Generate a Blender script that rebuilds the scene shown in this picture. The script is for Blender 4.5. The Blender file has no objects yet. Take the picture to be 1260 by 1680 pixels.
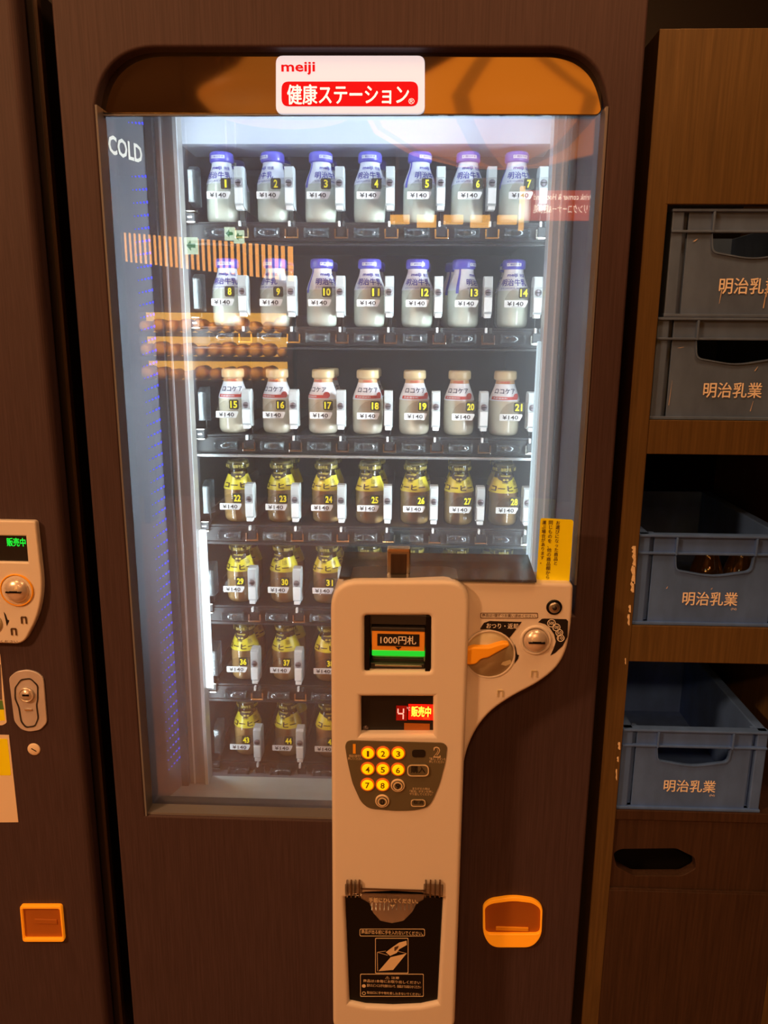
import bpy, bmesh, math, random
from mathutils import Vector, Matrix
random.seed(7)
SC = bpy.context.scene
COL = SC.collection
PI = math.pi

# ------------------------------------------------------------------ camera, world, lights, exposure
PITCH, YAW, ROLL, FPX = 0.22755, 0.033588, -0.0073246, 1260.0
CAM_H = 1.42
def cam_axes():
    cp, sp = math.cos(PITCH), math.sin(PITCH)
    r, f, d = Vector((1, 0, 0)), Vector((0, cp, -sp)), Vector((0, -sp, -cp))
    rot = Matrix.Rotation(YAW, 3, 'Z')
    r, f, d = rot @ r, rot @ f, rot @ d
    c, s = math.cos(ROLL), math.sin(ROLL)
    return c*r + s*d, -s*r + c*d, f
CR, CD, CF = cam_axes()
cd = bpy.data.cameras.new('camera'); cam = bpy.data.objects.new('camera', cd); COL.objects.link(cam)
m3 = Matrix((CR, -CD, -CF)).transposed()
cam.matrix_world = Matrix.Translation((0, 0, CAM_H)) @ m3.to_4x4()
cd.sensor_fit = 'HORIZONTAL'; cd.sensor_width = 36.0; cd.lens = FPX/1260.0*36.0
cd.clip_start = 0.02
SC.camera = cam
def W(px, py, Y):
    """the point of the vertical plane y = Y that the photograph shows at pixel (px, py)"""
    v = (px-630.0)/FPX*CR + (py-840.0)/FPX*CD + CF
    return Vector((v.x/v.y*Y, Y, CAM_H + v.z/v.y*Y))

w = bpy.data.worlds.new('world'); SC.world = w; w.use_nodes = True
w.node_tree.nodes['Background'].inputs['Color'].default_value = (1, .5, .22, 1)
w.node_tree.nodes['Background'].inputs['Strength'].default_value = 0.012
SC.view_settings.view_transform = 'Standard'; SC.view_settings.look = 'None'
SC.view_settings.exposure = 0.0; SC.view_settings.gamma = 1.0
try: SC.view_settings.use_curve_mapping = False
except Exception: pass
SC.cycles.max_bounces = 8; SC.cycles.transparent_max_bounces = 24
SC.cycles.diffuse_bounces = 3; SC.cycles.glossy_bounces = 4; SC.cycles.transmission_bounces = 6
SC.cycles.caustics_reflective = False; SC.cycles.caustics_refractive = False
SC.cycles.use_denoising = True

def area(name, loc, direction, sx, sy, power, color, spread=None):
    l = bpy.data.lights.new(name, 'AREA'); l.shape = 'RECTANGLE'; l.size = sx; l.size_y = sy
    l.energy = power; l.color = color
    if spread: l.spread = spread
    o = bpy.data.objects.new(name, l); COL.objects.link(o)
    o.location = loc
    o.rotation_euler = Vector(direction).to_track_quat('-Z', 'Y').to_euler()
    return o
WARM = (1.0, .46, .18)
COOL = (.80, .95, 1.0)
# ceiling downlights (fittings below), the rear pair unseen fill added to flatten the light
DOWN = [(0.45, 0.66, 2.62, 7.0), (-0.85, 0.45, 2.62, 5.0), (-2.05, -0.55, 2.62, 74.0), (-0.27, -1.60, 2.62, 42.0)]
for (x, y, z, p) in DOWN:
    area('downlight_lamp', (x, y, z-.012), (0, .12, -1), .30, .30, p, WARM)
# the refrigerator's own strips: one over the shelves, one behind each post
area('cabinet_top_lamp', (-.08, 1.33, 1.79), (0, .22, -1),   .58, .03, 1.6, (.62, .78, 1.0))
area('cabinet_left_lamp', (-.397, 1.346, 1.17), (1, .42, 0), .016, 1.14, 1.3, COOL)
area('cabinet_right_lamp', (.228, 1.346, 1.17), (-1, .42, 0), .016, 1.14, 1.0, COOL)
# unseen lamps added inside the door to even the light on the bottle fronts
area('door_left_fill', (-.452, 1.234, 1.20), (1, .24, 0), .016, 1.10, 8.5, COOL, math.radians(82))
area('door_right_fill', (.264, 1.234, 1.20), (-1, .24, 0), .016, 1.10, 8.5, COOL, math.radians(82))

# ------------------------------------------------------------------ materials
def lin(c):
    return tuple(((x/255.0)/12.92 if x/255.0 <= .04045 else ((x/255.0+.055)/1.055)**2.4) for x in c)
def mat(name, rgb, rough=.5, metal=0.0, spec=.5, noise=None, emit=None, coat=0.0, bump=None, alpha=None):
    """principled material; noise = (scale xyz, amount) varies the colour, bump = (scale xyz, strength)"""
    m = bpy.data.materials.new(name); m.use_nodes = True
    nt = m.node_tree; b = nt.nodes['Principled BSDF']
    col = lin(rgb)
    b.inputs['Base Color'].default_value = (*col, 1)
    b.inputs['Roughness'].default_value = rough; b.inputs['Metallic'].default_value = metal
    b.inputs['Specular IOR Level'].default_value = spec; b.inputs['Coat Weight'].default_value = coat
    b.inputs['Coat Roughness'].default_value = .06
    if emit:
        b.inputs['Emission Color'].default_value = (*lin(emit[0]), 1); b.inputs['Emission Strength'].default_value = emit[1]
    def tex(scale, detail=4):
        tc = nt.nodes.new('ShaderNodeTexCoord'); mp = nt.nodes.new('ShaderNodeMapping')
        mp.inputs['Scale'].default_value = scale
        n = nt.nodes.new('ShaderNodeTexNoise'); n.inputs['Scale'].default_value = 1.0; n.inputs['Detail'].default_value = detail
        nt.links.new(tc.outputs['Object'], mp.inputs['Vector']); nt.links.new(mp.outputs['Vector'], n.inputs['Vector'])
        return n
    if noise:
        n = tex(noise[0]); r = nt.nodes.new('ShaderNodeValToRGB')
        a = noise[1]
        r.color_ramp.elements[0].position = .3; r.color_ramp.elements[1].position = .7
        r.color_ramp.elements[0].color = (*[c*(1-a) for c in col], 1); r.color_ramp.elements[1].color = (*[min(1, c*(1+a)) for c in col], 1)
        nt.links.new(n.outputs['Fac'], r.inputs['Fac']); nt.links.new(r.outputs['Color'], b.inputs['Base Color'])
    if bump:
        n = tex(bump[0], 3); bp = nt.nodes.new('ShaderNodeBump'); bp.inputs['Strength'].default_value = bump[1]; bp.inputs['Distance'].default_value = .001
        nt.links.new(n.outputs['Fac'], bp.inputs['Height']); nt.links.new(bp.outputs['Normal'], b.inputs['Normal'])
    return m
def glass(name, tint=(1, 1, 1), refl=1.0, rough=.02, haze=0.0, haze_col=(.9, .95, 1), base=0.02, ior=1.5):
    """thin clear pane: straight-through light, a Fresnel mirror and an optional translucent haze"""
    m = bpy.data.materials.new(name); m.use_nodes = True
    nt = m.node_tree; nt.nodes.remove(nt.nodes['Principled BSDF'])
    out = nt.nodes['Material Output']
    tr = nt.nodes.new('ShaderNodeBsdfTransparent'); tr.inputs['Color'].default_value = (*tint, 1)
    gl = nt.nodes.new('ShaderNodeBsdfGlossy'); gl.inputs['Roughness'].default_value = rough
    fr = nt.nodes.new('ShaderNodeFresnel'); fr.inputs['IOR'].default_value = ior
    ma = nt.nodes.new('ShaderNodeMath'); ma.operation = 'MULTIPLY_ADD'; ma.use_clamp = True
    ma.inputs[1].default_value = refl; ma.inputs[2].default_value = base
    mx = nt.nodes.new('ShaderNodeMixShader')
    nt.links.new(fr.outputs['Fac'], ma.inputs[0]); nt.links.new(ma.outputs['Value'], mx.inputs['Fac'])
    nt.links.new(tr.outputs['BSDF'], mx.inputs[1]); nt.links.new(gl.outputs['BSDF'], mx.inputs[2])
    last = mx
    if haze:
        a = nt.nodes.new('ShaderNodeBsdfTranslucent'); a.inputs['Color'].default_value = (*haze_col, 1)
        d = nt.nodes.new('ShaderNodeBsdfDiffuse'); d.inputs['Color'].default_value = (*haze_col, 1)
        ad = nt.nodes.new('ShaderNodeMixShader'); ad.inputs['Fac'].default_value = .12
        nt.links.new(a.outputs['BSDF'], ad.inputs[1]); nt.links.new(d.outputs['BSDF'], ad.inputs[2])
        m2 = nt.nodes.new('ShaderNodeMixShader'); m2.inputs['Fac'].default_value = haze
        nt.links.new(mx.outputs['Shader'], m2.inputs[1]); nt.links.new(ad.outputs['Shader'], m2.inputs[2]); last = m2
    nt.links.new(last.outputs['Shader'], out.inputs['Surface'])
    return m
def emission(name, rgb, strength):
    m = bpy.data.materials.new(name); m.use_nodes = True
    b = m.node_tree.nodes['Principled BSDF']
    b.inputs['Base Color'].default_value = (*[c*.6 for c in lin(rgb)], 1); b.inputs['Roughness'].default_value = .4
    b.inputs['Emission Color'].default_value = (*lin(rgb), 1); b.inputs['Emission Strength'].default_value = strength
    return m
M = {}
M['door'] = mat('dark_brown_laminate', (70, 56, 61), .55, spec=.22, noise=((420, 420, 12), .16), bump=((600, 600, 18), .06))
M['side'] = mat('blackish_brown_side', (30, 24, 24), .5)
M['shelfwood'] = mat('brown_wood_laminate', (94, 76, 46), .5, spec=.3, noise=((230, 230, 8), .22), bump=((420, 420, 14), .1))
M['drawerwood'] = mat('dark_drawer_laminate', (62, 46, 38), .5, spec=.3, noise=((230, 230, 8), .25))
M['cubby'] = mat('black_cubby_lining', (16, 14, 14), .8, spec=.1)
M['chip'] = mat('bare_chipboard', (236, 222, 190), .8, noise=((300, 300, 300), .15))
M['crate'] = mat('blue_grey_plastic', (78, 118, 196), .5, spec=.4, noise=((30, 30, 14), .16), bump=((200, 200, 200), .06))
M['crategrey'] = mat('grey_plastic', (86, 112, 156), .5, spec=.4, noise=((30, 30, 14), .18), bump=((200, 200, 200), .06))
M['crateink'] = mat('pale_crate_print', (255, 252, 244), .6)
M['scuff'] = mat('pale_scuff', (214, 204, 190), .7)
M['housing'] = mat('cream_plastic', (228, 222, 214), .38, spec=.45, bump=((900, 900, 900), .04))
M['dialcream'] = mat('dial_cream_plastic', (196, 184, 152), .4)
M['black'] = mat('black_plastic', (8, 7, 8), .4, spec=.25)
M['blackprint'] = mat('black_print', (18, 14, 16), .5)
M['darkgrey'] = mat('dark_grey_plastic', (44, 43, 45), .4)
M['olive'] = mat('olive_grey_plate', (98, 92, 72), .4)
M['orange'] = mat('orange_plastic', (255, 182, 44), .35, spec=.4)
M['orangeglow'] = mat('glowing_orange_plastic', (255, 180, 44), .3, spec=.4, emit=((255, 140, 16), .38))  # faint glow put into the orange to lift the coin cups' brightness
M['orangedark'] = mat('orange_plastic_inner', (176, 104, 34), .45)
M['orangeplate'] = mat('orange_label', (244, 168, 60), .5)
M['whiteprint'] = mat('white_print', (250, 244, 232), .6)
M['beigeprint'] = mat('beige_print', (232, 212, 176), .6)
M['brownprint'] = mat('brown_print', (84, 60, 40), .6)
M['chrome'] = mat('chrome', (225, 222, 214), .12, metal=1.0)
M['dome'] = mat('satin_coin_dome', (236, 226, 216), .3, metal=.55)
M['steel'] = mat('brushed_steel', (190, 188, 184), .32, metal=1.0, noise=((60, 60, 60), .12))
M['lockplate'] = mat('brushed_lock_plate', (214, 210, 214), .45, metal=.35, noise=((14, 14, 14), .15))
M['yellow'] = mat('yellow_sticker', (255, 250, 12), .45)
M['stickerwhite'] = mat('sticker_white', (240, 226, 204), .5)
M['stickergreen'] = mat('sticker_green', (90, 140, 70), .5)
M['smoke'] = glass('smoked_cover', (.42, .40, .38), 1.3, .12, .2, (.36, .36, .36), .06)
M['flap'] = glass('clear_flap', (.86, .83, .8), 1.2, .06, .05, (.5, .45, .4), .03)
M['pane'] = glass('door_pane', (.97, .98, .98), 1.5, .006, .09, (.88, .92, .98), .02)  # haze share added to give the pane its veil of light
M['header'] = mat('dark_brown_header_glass', (34, 26, 18), .05, spec=1.0, coat=1.0)
M['header'].node_tree.nodes['Principled BSDF'].inputs['IOR'].default_value = 1.9
M['trim'] = mat('polished_edge_trim', (112, 114, 122), .3)
M['logoplate'] = mat('backlit_logo_plate', (190, 190, 200), .5, emit=((244, 246, 255), .62))
M['logored'] = mat('backlit_logo_red', (190, 8, 14), .6, spec=.15, emit=((226, 12, 22), .55))
M['logowhite'] = mat('backlit_logo_white', (250, 250, 252), .35, emit=((255, 240, 240), .78))
M['reveal'] = mat('grey_reveal_panel', (92, 94, 104), .35, noise=((40, 40, 5), .1))
M['gasket'] = mat('dark_gasket', (40, 34, 36), .6)
M['post'] = mat('pale_post', (150, 146, 142), .3, spec=.6)
M['postline'] = mat('white_post_edge', (226, 234, 240), .25, spec=.6)
M['liner'] = mat('grey_liner', (104, 104, 112), .6, noise=((9, 9, 9), .08))
M['ceilpiece'] = mat('pale_ceiling_piece', (206, 212, 226), .5)
M['sill'] = mat('steel_sill', (176, 184, 180), .35, metal=.3, noise=((8, 30, 8), .12))
M['bluedot'] = emission('blue_led', (52, 62, 245), 1.1)
M['ledsoft'] = emission('pale_led_lens', (205, 232, 244), .75)
M['ledwhite'] = emission('white_led_tube', (232, 246, 255), 2.2)
M['latch'] = mat('pale_grey_latch', (196, 202, 204), .4)
M['latchwhite'] = mat('white_latch_cover', (240, 244, 246), .35)
M['screw'] = mat('screw_head', (128, 120, 128), .35, metal=.6)
M['tray'] = mat('dark_tray', (42, 44, 50), .35, spec=.6)
M['roller'] = glass('clear_roller', (.78, .82, .86), 1.8, .05, .16, (.55, .6, .66), .05)
M['clear'] = glass('clear_tag_plastic', (.97, .97, .96), 1.0, .05, .04, (.9, .9, .85), .015)
M['bracket'] = glass('frosted_bracket', (.8, .84, .86), 1.0, .1, .24, (.55, .6, .62), .04)
M['tagblack'] = mat('number_tag_black', (42, 38, 14), .5)
M['tagyellow'] = mat('number_tag_yellow', (255, 240, 20), .5, emit=((255, 240, 20), .18))
M['tagwhite'] = mat('price_tag_white', (246, 248, 248), .5)
M['tagink'] = mat('price_tag_ink', (50, 50, 54), .6)
M['rail'] = mat('bright_shelf_rail', (206, 212, 216), .25, metal=.7)
M['milk'] = mat('milk_white', (232, 238, 222), .22, spec=.5, coat=.6)
M['film'] = mat('white_shrink_film', (244, 247, 255), .28, coat=.5)
M['violet'] = mat('violet_shrink_film', (96, 92, 214), .3, coat=.5)
M['violetink'] = mat('violet_ink', (72, 66, 178), .5)
M['cream'] = mat('cream_drink', (226, 216, 192), .22, coat=.6)
M['creamcap'] = mat('cream_cap_film', (206, 180, 136), .3, coat=.5)
M['neckfilm'] = mat('tan_neck_film', (206, 160, 116), .3, coat=.4)
M['navy'] = mat('navy_ink', (36, 38, 82), .5)
M['redink'] = mat('red_ink', (214, 70, 62), .5)
M['coffee'] = mat('coffee_milk', (232, 186, 120), .22, coat=.6)
M['coffeeyellow'] = mat('yellow_shrink_film', (238, 220, 58), .3, coat=.4)
M['coffeeink'] = mat('dark_brown_ink', (66, 46, 26), .5)
M['bottleglass'] = glass('bottle_glass', (.96, .95, .92), 1.3, .03, .03, (.75, .72, .5), .03)
M['capfilm'] = glass('clear_cap_film', (.74, .70, .48), 1.5, .08, .22, (.8, .74, .36), .06)
M['papercap'] = mat('paper_lid', (176, 166, 136), .6)
M['goldink'] = mat('gold_ink', (226, 206, 92), .45)
M['amber'] = glass('amber_bottle_glass', (.75, .45, .12), 2.5, .05, .15, (.8, .5, .15), .12)
M['green_led'] = emission('green_led', (20, 235, 60), 1.1)
M['greenstrip'] = emission('green_slot_light', (26, 220, 50), .75)
M['redled'] = emission('red_led', (255, 40, 10), 2.6)
M['redglow'] = emission('red_led_panel', (255, 20, 6), 2.0)
M['yellowled'] = emission('yellow_led_text', (255, 230, 60), 2.6)
M['pinkled'] = emission('pink_led_digit', (255, 170, 150), 1.2)
M['keylit'] = emission('lit_yellow_key', (255, 190, 0), 1.05)
M['keyring'] = emission('lit_orange_key_ring', (230, 96, 12), .55)
M['keyink'] = mat('key_ink', (120, 84, 10), .5)
M['wallm'] = mat('dark_brown_wall', (92, 62, 42), .7, noise=((3, 3, 3), .1))
M['ceilm'] = mat('brown_ceiling', (112, 80, 54), .7, noise=((2, 2, 2), .1))
M['floorm'] = mat('wooden_floor_boards', (150, 108, 74), .45, noise=((30, 3, 3), .2))
M['lampshade'] = emission('lit_paper_shade', (255, 138, 34), 2.1)
M['lampshade2'] = emission('lit_amber_shade', (235, 130, 40), 1.1)
M['backlit'] = emission('backlit_amber_panel', (255, 188, 70), 5.4)
M['slatglow'] = emission('added_orange_glow', (255, 172, 82), 7.5)
M['slat'] = mat('hall_wood_slat', (70, 44, 28), .5)
M['signred'] = emission('lit_red_sign', (235, 84, 26), 3.0)
M['signtext'] = emission('lit_sign_text', (255, 236, 206), 7.0)
M['exitwhite'] = emission('lit_exit_white', (225, 255, 220), 6.0)
M['exitgreen'] = emission('lit_exit_green', (40, 160, 50), 3.0)
M['logend'] = mat('cut_log_end', (250, 200, 110), .5)
M['bark'] = mat('log_bark', (190, 130, 74), .6)
M['bulb'] = emission('downlight_lens', (255, 190, 110), 6.0)

# ------------------------------------------------------------------ mesh building helpers
def tag(o, label=None, cat=None, group=None, kind=None):
    if label: o['label'] = label
    if cat: o['category'] = cat
    if group: o['group'] = group
    if kind: o['kind'] = kind
    return o
def empty(name, loc=(0, 0, 0), label=None, cat=None, group=None):
    o = bpy.data.objects.new(name, None); COL.objects.link(o); o.location = loc; o.empty_display_size = .02
    return tag(o, label, cat, group)
TXT = {}
def text_geo(s, bold=0.0, depth=.0, space=1.0):
    key = (s, bold, depth, space)
    if key not in TXT:
        c = bpy.data.curves.new('t', 'FONT'); c.body = s; c.resolution_u = 2; c.extrude = depth; c.offset = bold
        c.space_line = space; c.align_x = 'CENTER' if '\n' in s else 'LEFT'
        big = bold >= .016 and any(ord(q) > 0x2fff for q in s)
        if big: c.offset = 0.0
        o = bpy.data.objects.new('t', c); me = bpy.data.meshes.new_from_object(o)
        vs = [v.co.copy() for v in me.vertices]; fs = [tuple(p.vertices) for p in me.polygons]
        bpy.data.objects.remove(o); bpy.data.curves.remove(c); bpy.data.meshes.remove(me)
        x0, x1 = min(v.x for v in vs), max(v.x for v in vs); y0, y1 = min(v.y for v in vs), max(v.y for v in vs)
        if big:   # heavier strokes: the glyphs again, shifted a little each way
            n_ = len(vs); base, bf = vs, fs; vs, fs = [], []
            for k, (dx, dy) in enumerate(((0, 0), (-bold*.62, 0), (bold*.62, 0), (0, bold*.4), (0, -bold*.4))):
                vs += [v+Vector((dx, dy, k*.00004)) for v in base]; fs += [tuple(i+k*n_ for i in f) for f in bf]
            x0, x1, y0, y1 = x0-bold*.62, x1+bold*.62, y0-bold*.4, y1+bold*.4
        TXT[key] = ([((v.x-x0)/(x1-x0), (v.y-y0)/(y1-y0), v.z) for v in vs], fs, (x1-x0)/(y1-y0))
    return TXT[key]
class MB:
    def __init__(s): s.v, s.f, s.mi, s.sm, s.mats = [], [], [], [], []
    def slot(s, m):
        m = M[m] if isinstance(m, str) else m
        if m not in s.mats: s.mats.append(m)
        return s.mats.index(m)
    def add(s, vs, fs, m, smooth=False):
        o = len(s.v); k = s.slot(m)
        s.v += [tuple(v) for v in vs]; s.f += [tuple(i+o for i in f) for f in fs]
        s.mi += [k]*len(fs); s.sm += [smooth]*len(fs); return s
    def bm(s, bm, m, smooth=False):
        bm.verts.ensure_lookup_table(); bm.verts.index_update()
        s.add([v.co for v in bm.verts], [[v.index for v in f.verts] for f in bm.faces], m, smooth); bm.free(); return s
    def box(s, x0, x1, y0, y1, z0, z1, m, bev=0.0, seg=2):
        b = bmesh.new(); bmesh.ops.create_cube(b, size=1)
        for v in b.verts: v.co = Vector(((x0+x1)/2+v.co.x*abs(x1-x0), (y0+y1)/2+v.co.y*abs(y1-y0), (z0+z1)/2+v.co.z*abs(z1-z0)))
        if bev: bmesh.ops.bevel(b, geom=list(b.edges), offset=bev, segments=seg, profile=.5, affect='EDGES')
        return s.bm(b, m)
    def pbox(s, px0, py0, px1, py1, Y, back, m, bev=0.0):
        a, b = W(px0, (py0+py1)/2, Y), W(px1, (py0+py1)/2, Y); c, d = W((px0+px1)/2, py0, Y), W((px0+px1)/2, py1, Y)
        return s.box(a.x, b.x, Y, back, d.z, c.z, m, bev)
    def plate(s, outlines, y0, y1, m, bev=0.0, res=3):
        """closed XZ outlines (the first outer, the others holes) thickened from y0 (front) to y1, rounded edges"""
        c = bpy.data.curves.new('c', 'CURVE'); c.dimensions = '2D'; c.fill_mode = 'BOTH'
        t = abs(y1-y0); c.extrude = max(t/2-bev, 1e-5); c.bevel_depth = bev; c.bevel_resolution = res; c.offset = -bev
        for ol in outlines:
            sp = c.splines.new('POLY'); sp.points.add(len(ol)-1); sp.use_cyclic_u = True
            for i, p in enumerate(ol): sp.points[i].co = (p[0], p[1], 0, 1)
        o = bpy.data.objects.new('c', c); me = bpy.data.meshes.new_from_object(o)
        ym = (y0+y1)/2
        s.add([(v.co.x, ym-v.co.z, v.co.y) for v in me.vertices], [tuple(p.vertices) for p in me.polygons], m, False)
        bpy.data.objects.remove(o); bpy.data.curves.remove(c); bpy.data.meshes.remove(me); return s
    def lathe_z(s, prof, m, cx=0, cy=0, n=24, smooth=True, cap=True):
        vs, fs = [], []
        for (r, z) in prof:
            for i in range(n):
                a = 2*PI*i/n; vs.append((cx+r*math.sin(a), cy-r*math.cos(a), z))
        for k in range(len(prof)-1):
            for i in range(n):
                j = (i+1) % n; fs.append((k*n+i, k*n+j, (k+1)*n+j, (k+1)*n+i))
        if cap: fs.append(tuple(range(n))[::-1]); fs.append(tuple((len(prof)-1)*n+i for i in range(n)))
        return s.add(vs, fs, m, smooth)
    def lathe_y(s, cx, cz, prof, m, n=28, smooth=True, cap=True):
        vs, fs = [], []
        for (r, y) in prof:
            for i in range(n):
                a = 2*PI*i/n; vs.append((cx+r*math.sin(a), y, cz+r*math.cos(a)))
        for k in range(len(prof)-1):
            for i in range(n):
                j = (i+1) % n; fs.append((k*n+i, k*n+j, (k+1)*n+j, (k+1)*n+i))
        if cap: fs.append(tuple(range(n))[::-1]); fs.append(tuple((len(prof)-1)*n+i for i in range(n)))
        return s.add(vs, fs, m, smooth)
    def cyl_x(s, x0, x1, cy, cz, r, m, n=14):
        vs, fs = [], []
        for x in (x0, x1):
            for i in range(n):
                a = 2*PI*i/n; vs.append((x, cy+r*math.cos(a), cz+r*math.sin(a)))
        for i in range(n):
            j = (i+1) % n; fs.append((i, j, n+j, n+i))
        fs.append(tuple(range(n))); fs.append(tuple(range(2*n-1, n-1, -1)))
        return s.add(vs, fs, m, True)
    def prism_x(s, yz, x0, x1, m):
        n = len(yz); vs = [(x0, y, z) for y, z in yz]+[(x1, y, z) for y, z in yz]
        fs = [(i, (i+1) % n, n+(i+1) % n, n+i) for i in range(n)]+[tuple(range(n)), tuple(range(2*n-1, n-1, -1))]
        return s.add(vs, fs, m)
    def text(s, t, x0, x1, z0, z1, y, m, bold=0.0, thick=.0004, mirror=False):
        vs, fs, _ = text_geo(t, bold, 0.0)
        out = []
        for (u, v, q) in vs:
            if mirror: u = 1-u
            out.append((x0+u*(x1-x0), y+(q if mirror else -q), z0+v*(z1-z0)))
        return s.add(out, fs, m)
    def ptext(s, t, px0, py0, px1, py1, Y, m, bold=0.0):
        a, b = W(px0, (py0+py1)/2, Y), W(px1, (py0+py1)/2, Y); c, d = W((px0+px1)/2, py0, Y), W((px0+px1)/2, py1, Y)
        return s.text(t, a.x, b.x, d.z, c.z, Y, m, bold)
    def arc_text(s, t, rad, ang, width, z0, z1, m, bold=0.0, eps=.0005):
        """text wrapped round a turned surface; rad(z) is its radius, ang the middle of the text, width its spread in radians"""
        vs, fs, _ = text_geo(t, bold, 0.0); out = []
        for (u, v, q) in vs:
            z = z0+v*(z1-z0); a = ang+(u-.5)*width; r = rad(z)+eps+q
            out.append((r*math.sin(a), -r*math.cos(a), z))
        return s.add(out, fs, m)
    def build(s, name, parent=None, recalc=True, label=None, cat=None, group=None, kind=None, smooth_angle=None):
        me = bpy.data.meshes.new(name); me.from_pydata(s.v, [], s.f)
        for m in s.mats: me.materials.append(m)
        me.polygons.foreach_set('material_index', s.mi); me.polygons.foreach_set('use_smooth', s.sm); me.update()
        if recalc:
            b = bmesh.new(); b.from_mesh(me); bmesh.ops.recalc_face_normals(b, faces=b.faces); b.to_mesh(me); b.free()
        o = bpy.data.objects.new(name, me); COL.objects.link(o)
        if parent: o.parent = parent
        return tag(o, label, cat, group, kind)
def put(name, me, parent, loc=(0, 0, 0)):
    o = bpy.data.objects.new(name, me); COL.objects.link(o); o.parent = parent; o.location = loc; return o
def P2(pts, Y):
    return [(W(x, y, Y).x, W(x, y, Y).z) for x, y in pts]
def rounded(pts, r, n=5):
    """polygon with its corners rounded; r one radius or one per corner"""
    out = []; N = len(pts); rs = r if isinstance(r, (list, tuple)) else [r]*N
    for i in range(N):
        p, a, b = Vector(pts[i][:2]), Vector(pts[i-1][:2]), Vector(pts[(i+1) % N][:2])
        k = rs[i]
        if k <= 0: out.append(tuple(p)); continue
        da, db = (a-p), (b-p); k = min(k, da.length*.49, db.length*.49)
        s, e = p+da.normalized()*k, p+db.normalized()*k
        for j in range(n+1):
            t = j/n; q = (1-t)**2*s+2*t*(1-t)*p+t*t*e; out.append((q.x, q.y))
    return out
def PR(pts, Y, r=0.0):
    return rounded(P2(pts, Y), r) if r else P2(pts, Y)
def rect(px0, py0, px1, py1): return [(px0, py0), (px1, py0), (px1, py1), (px0, py1)]
def circ(cx, cz, r, n=28): return [(cx+r*math.cos(2*PI*i/n), cz+r*math.sin(2*PI*i/n)) for i in range(n)]
def pcirc(px, py, rp, Y, n=28):
    c = W(px, py, Y); r = (W(px+rp, py, Y)-c).length; return circ(c.x, c.z, r, n)
def prad(px, py, rp, Y): return (W(px+rp, py, Y)-W(px, py, Y)).length
def outline(mb, pts, wid, y0, y1, m):
    """a thin printed frame along a closed outline"""
    inner = []
    N = len(pts); c = Vector((sum(p[0] for p in pts)/N, sum(p[1] for p in pts)/N))
    sx = max(abs(p[0]-c.x) for p in pts); sz = max(abs(p[1]-c.y) for p in pts)
    inner = [(c.x+(p[0]-c.x)*(1-wid/sx), c.y+(p[1]-c.y)*(1-wid/sz)) for p in pts]
    mb.plate([pts, inner], y0, y1, m)

# ------------------------------------------------------------------ planes of the scene
F, G, T = 1.18, 1.21, 1.40          # door face, door glass, price tags
YC, YW = 1.10, 1.12                 # front of the control column and of its coin wing
XL, XR = -.507, .314                # milk machine sides
TOPZ = 1.90

# ------------------------------------------------------------------ the setting
MB().box(-3, 3, -4.2, 2.3, -.05, 0, 'floorm').build('floor', kind='structure')
MB().box(-3, 3, -4.2, 2.3, 2.66, 2.72, 'ceilm').build('ceiling', kind='structure')
MB().box(-3, 3, 2.25, 2.3, 0, 2.66, 'side').build('wall_back', kind='structure')
MB().box(-3.05, -3, -4.2, 2.3, 0, 2.66, 'wallm').build('wall_left', kind='structure')
MB().box(3, 3.05, -4.2, 2.3, 0, 2.66, 'wallm').build('wall_right', kind='structure')
MB().box(-3, 3, -4.25, -4.2, 0, 2.66, 'wallm').build('wall_front', kind='structure')

# ------------------------------------------------------------------ the milk vending machine
vm = empty('vending_machine', (0, 0, 0), 'tall dark brown glass-fronted vending machine with lit shelves of milk and coffee bottles', 'vending machine')
b = MB()
b.box(XL+.002, XL+.03, 1.245, 2.02, .03, TOPZ-.002, 'side'); b.box(XR-.03, XR-.002, 1.245, 2.02, .03, TOPZ-.002, 'side')
b.box(XL+.03, XR-.03, 1.245, 2.02, TOPZ-.05, TOPZ-.002, 'side'); b.box(XL+.03, XR-.03, 1.245, 2.02, .03, .08, 'side')
b.box(XL+.03, XR-.03, 2.0, 2.02, .08, TOPZ-.05, 'side')
b.build('cabinet_body', vm)
for (x, y) in ((XL+.05, 1.28), (XR-.05, 1.28), (XL+.05, 1.97), (XR-.05, 1.97)):
    MB().lathe_z([(.02, 0), (.02, .012), (.011, .014), (.011, .032)], 'steel', x, y, 14).build('foot', vm)
hx0, hx1 = W(157, 190, F).x, W(997, 190, F).x
hole = [(hx0, W(200, 1337, F).z), (hx0, W(157, 172, F).z)] + P2([(162, 138), (178, 108), (204, 87), (238, 77), (560, 77), (922, 78), (956, 89), (981, 113), (993, 145)], F)
hole += [(hx1, W(997, 175, F).z), (hx1, W(950, 1010, F).z), (W(600, 1010, F).x, W(600, 1010, F).z), (W(600, 1337, F).x, W(200, 1337, F).z)]
def soft(ol, r=.03): return rounded(ol, r, 4)
hole_s = [hole[0]] + rounded(hole[1:13], [0]+[.03]*9+[0, 0], 4) + hole[13:]
b = MB()
b.plate([[(XL, .10), (XR, .10), (XR, TOPZ), (XL, TOPZ)], hole_s], F, 1.243, 'door', .004)
door = b.build('door', vm)
# thin bright edge around the opening
for q in ((hx0, hx0+.003, F-.001, G, hole[0][1], hole[1][1]), (hx1-.0035, hx1, F-.001, G, W(950, 960, F).z, W(997, 175, F).z), (hx0+.003, W(600, 1337, F).x, F+.004, G, hole[0][1], hole[0][1]+.004)):
    MB().box(*q, 'trim').build('opening_trim', vm)
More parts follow.
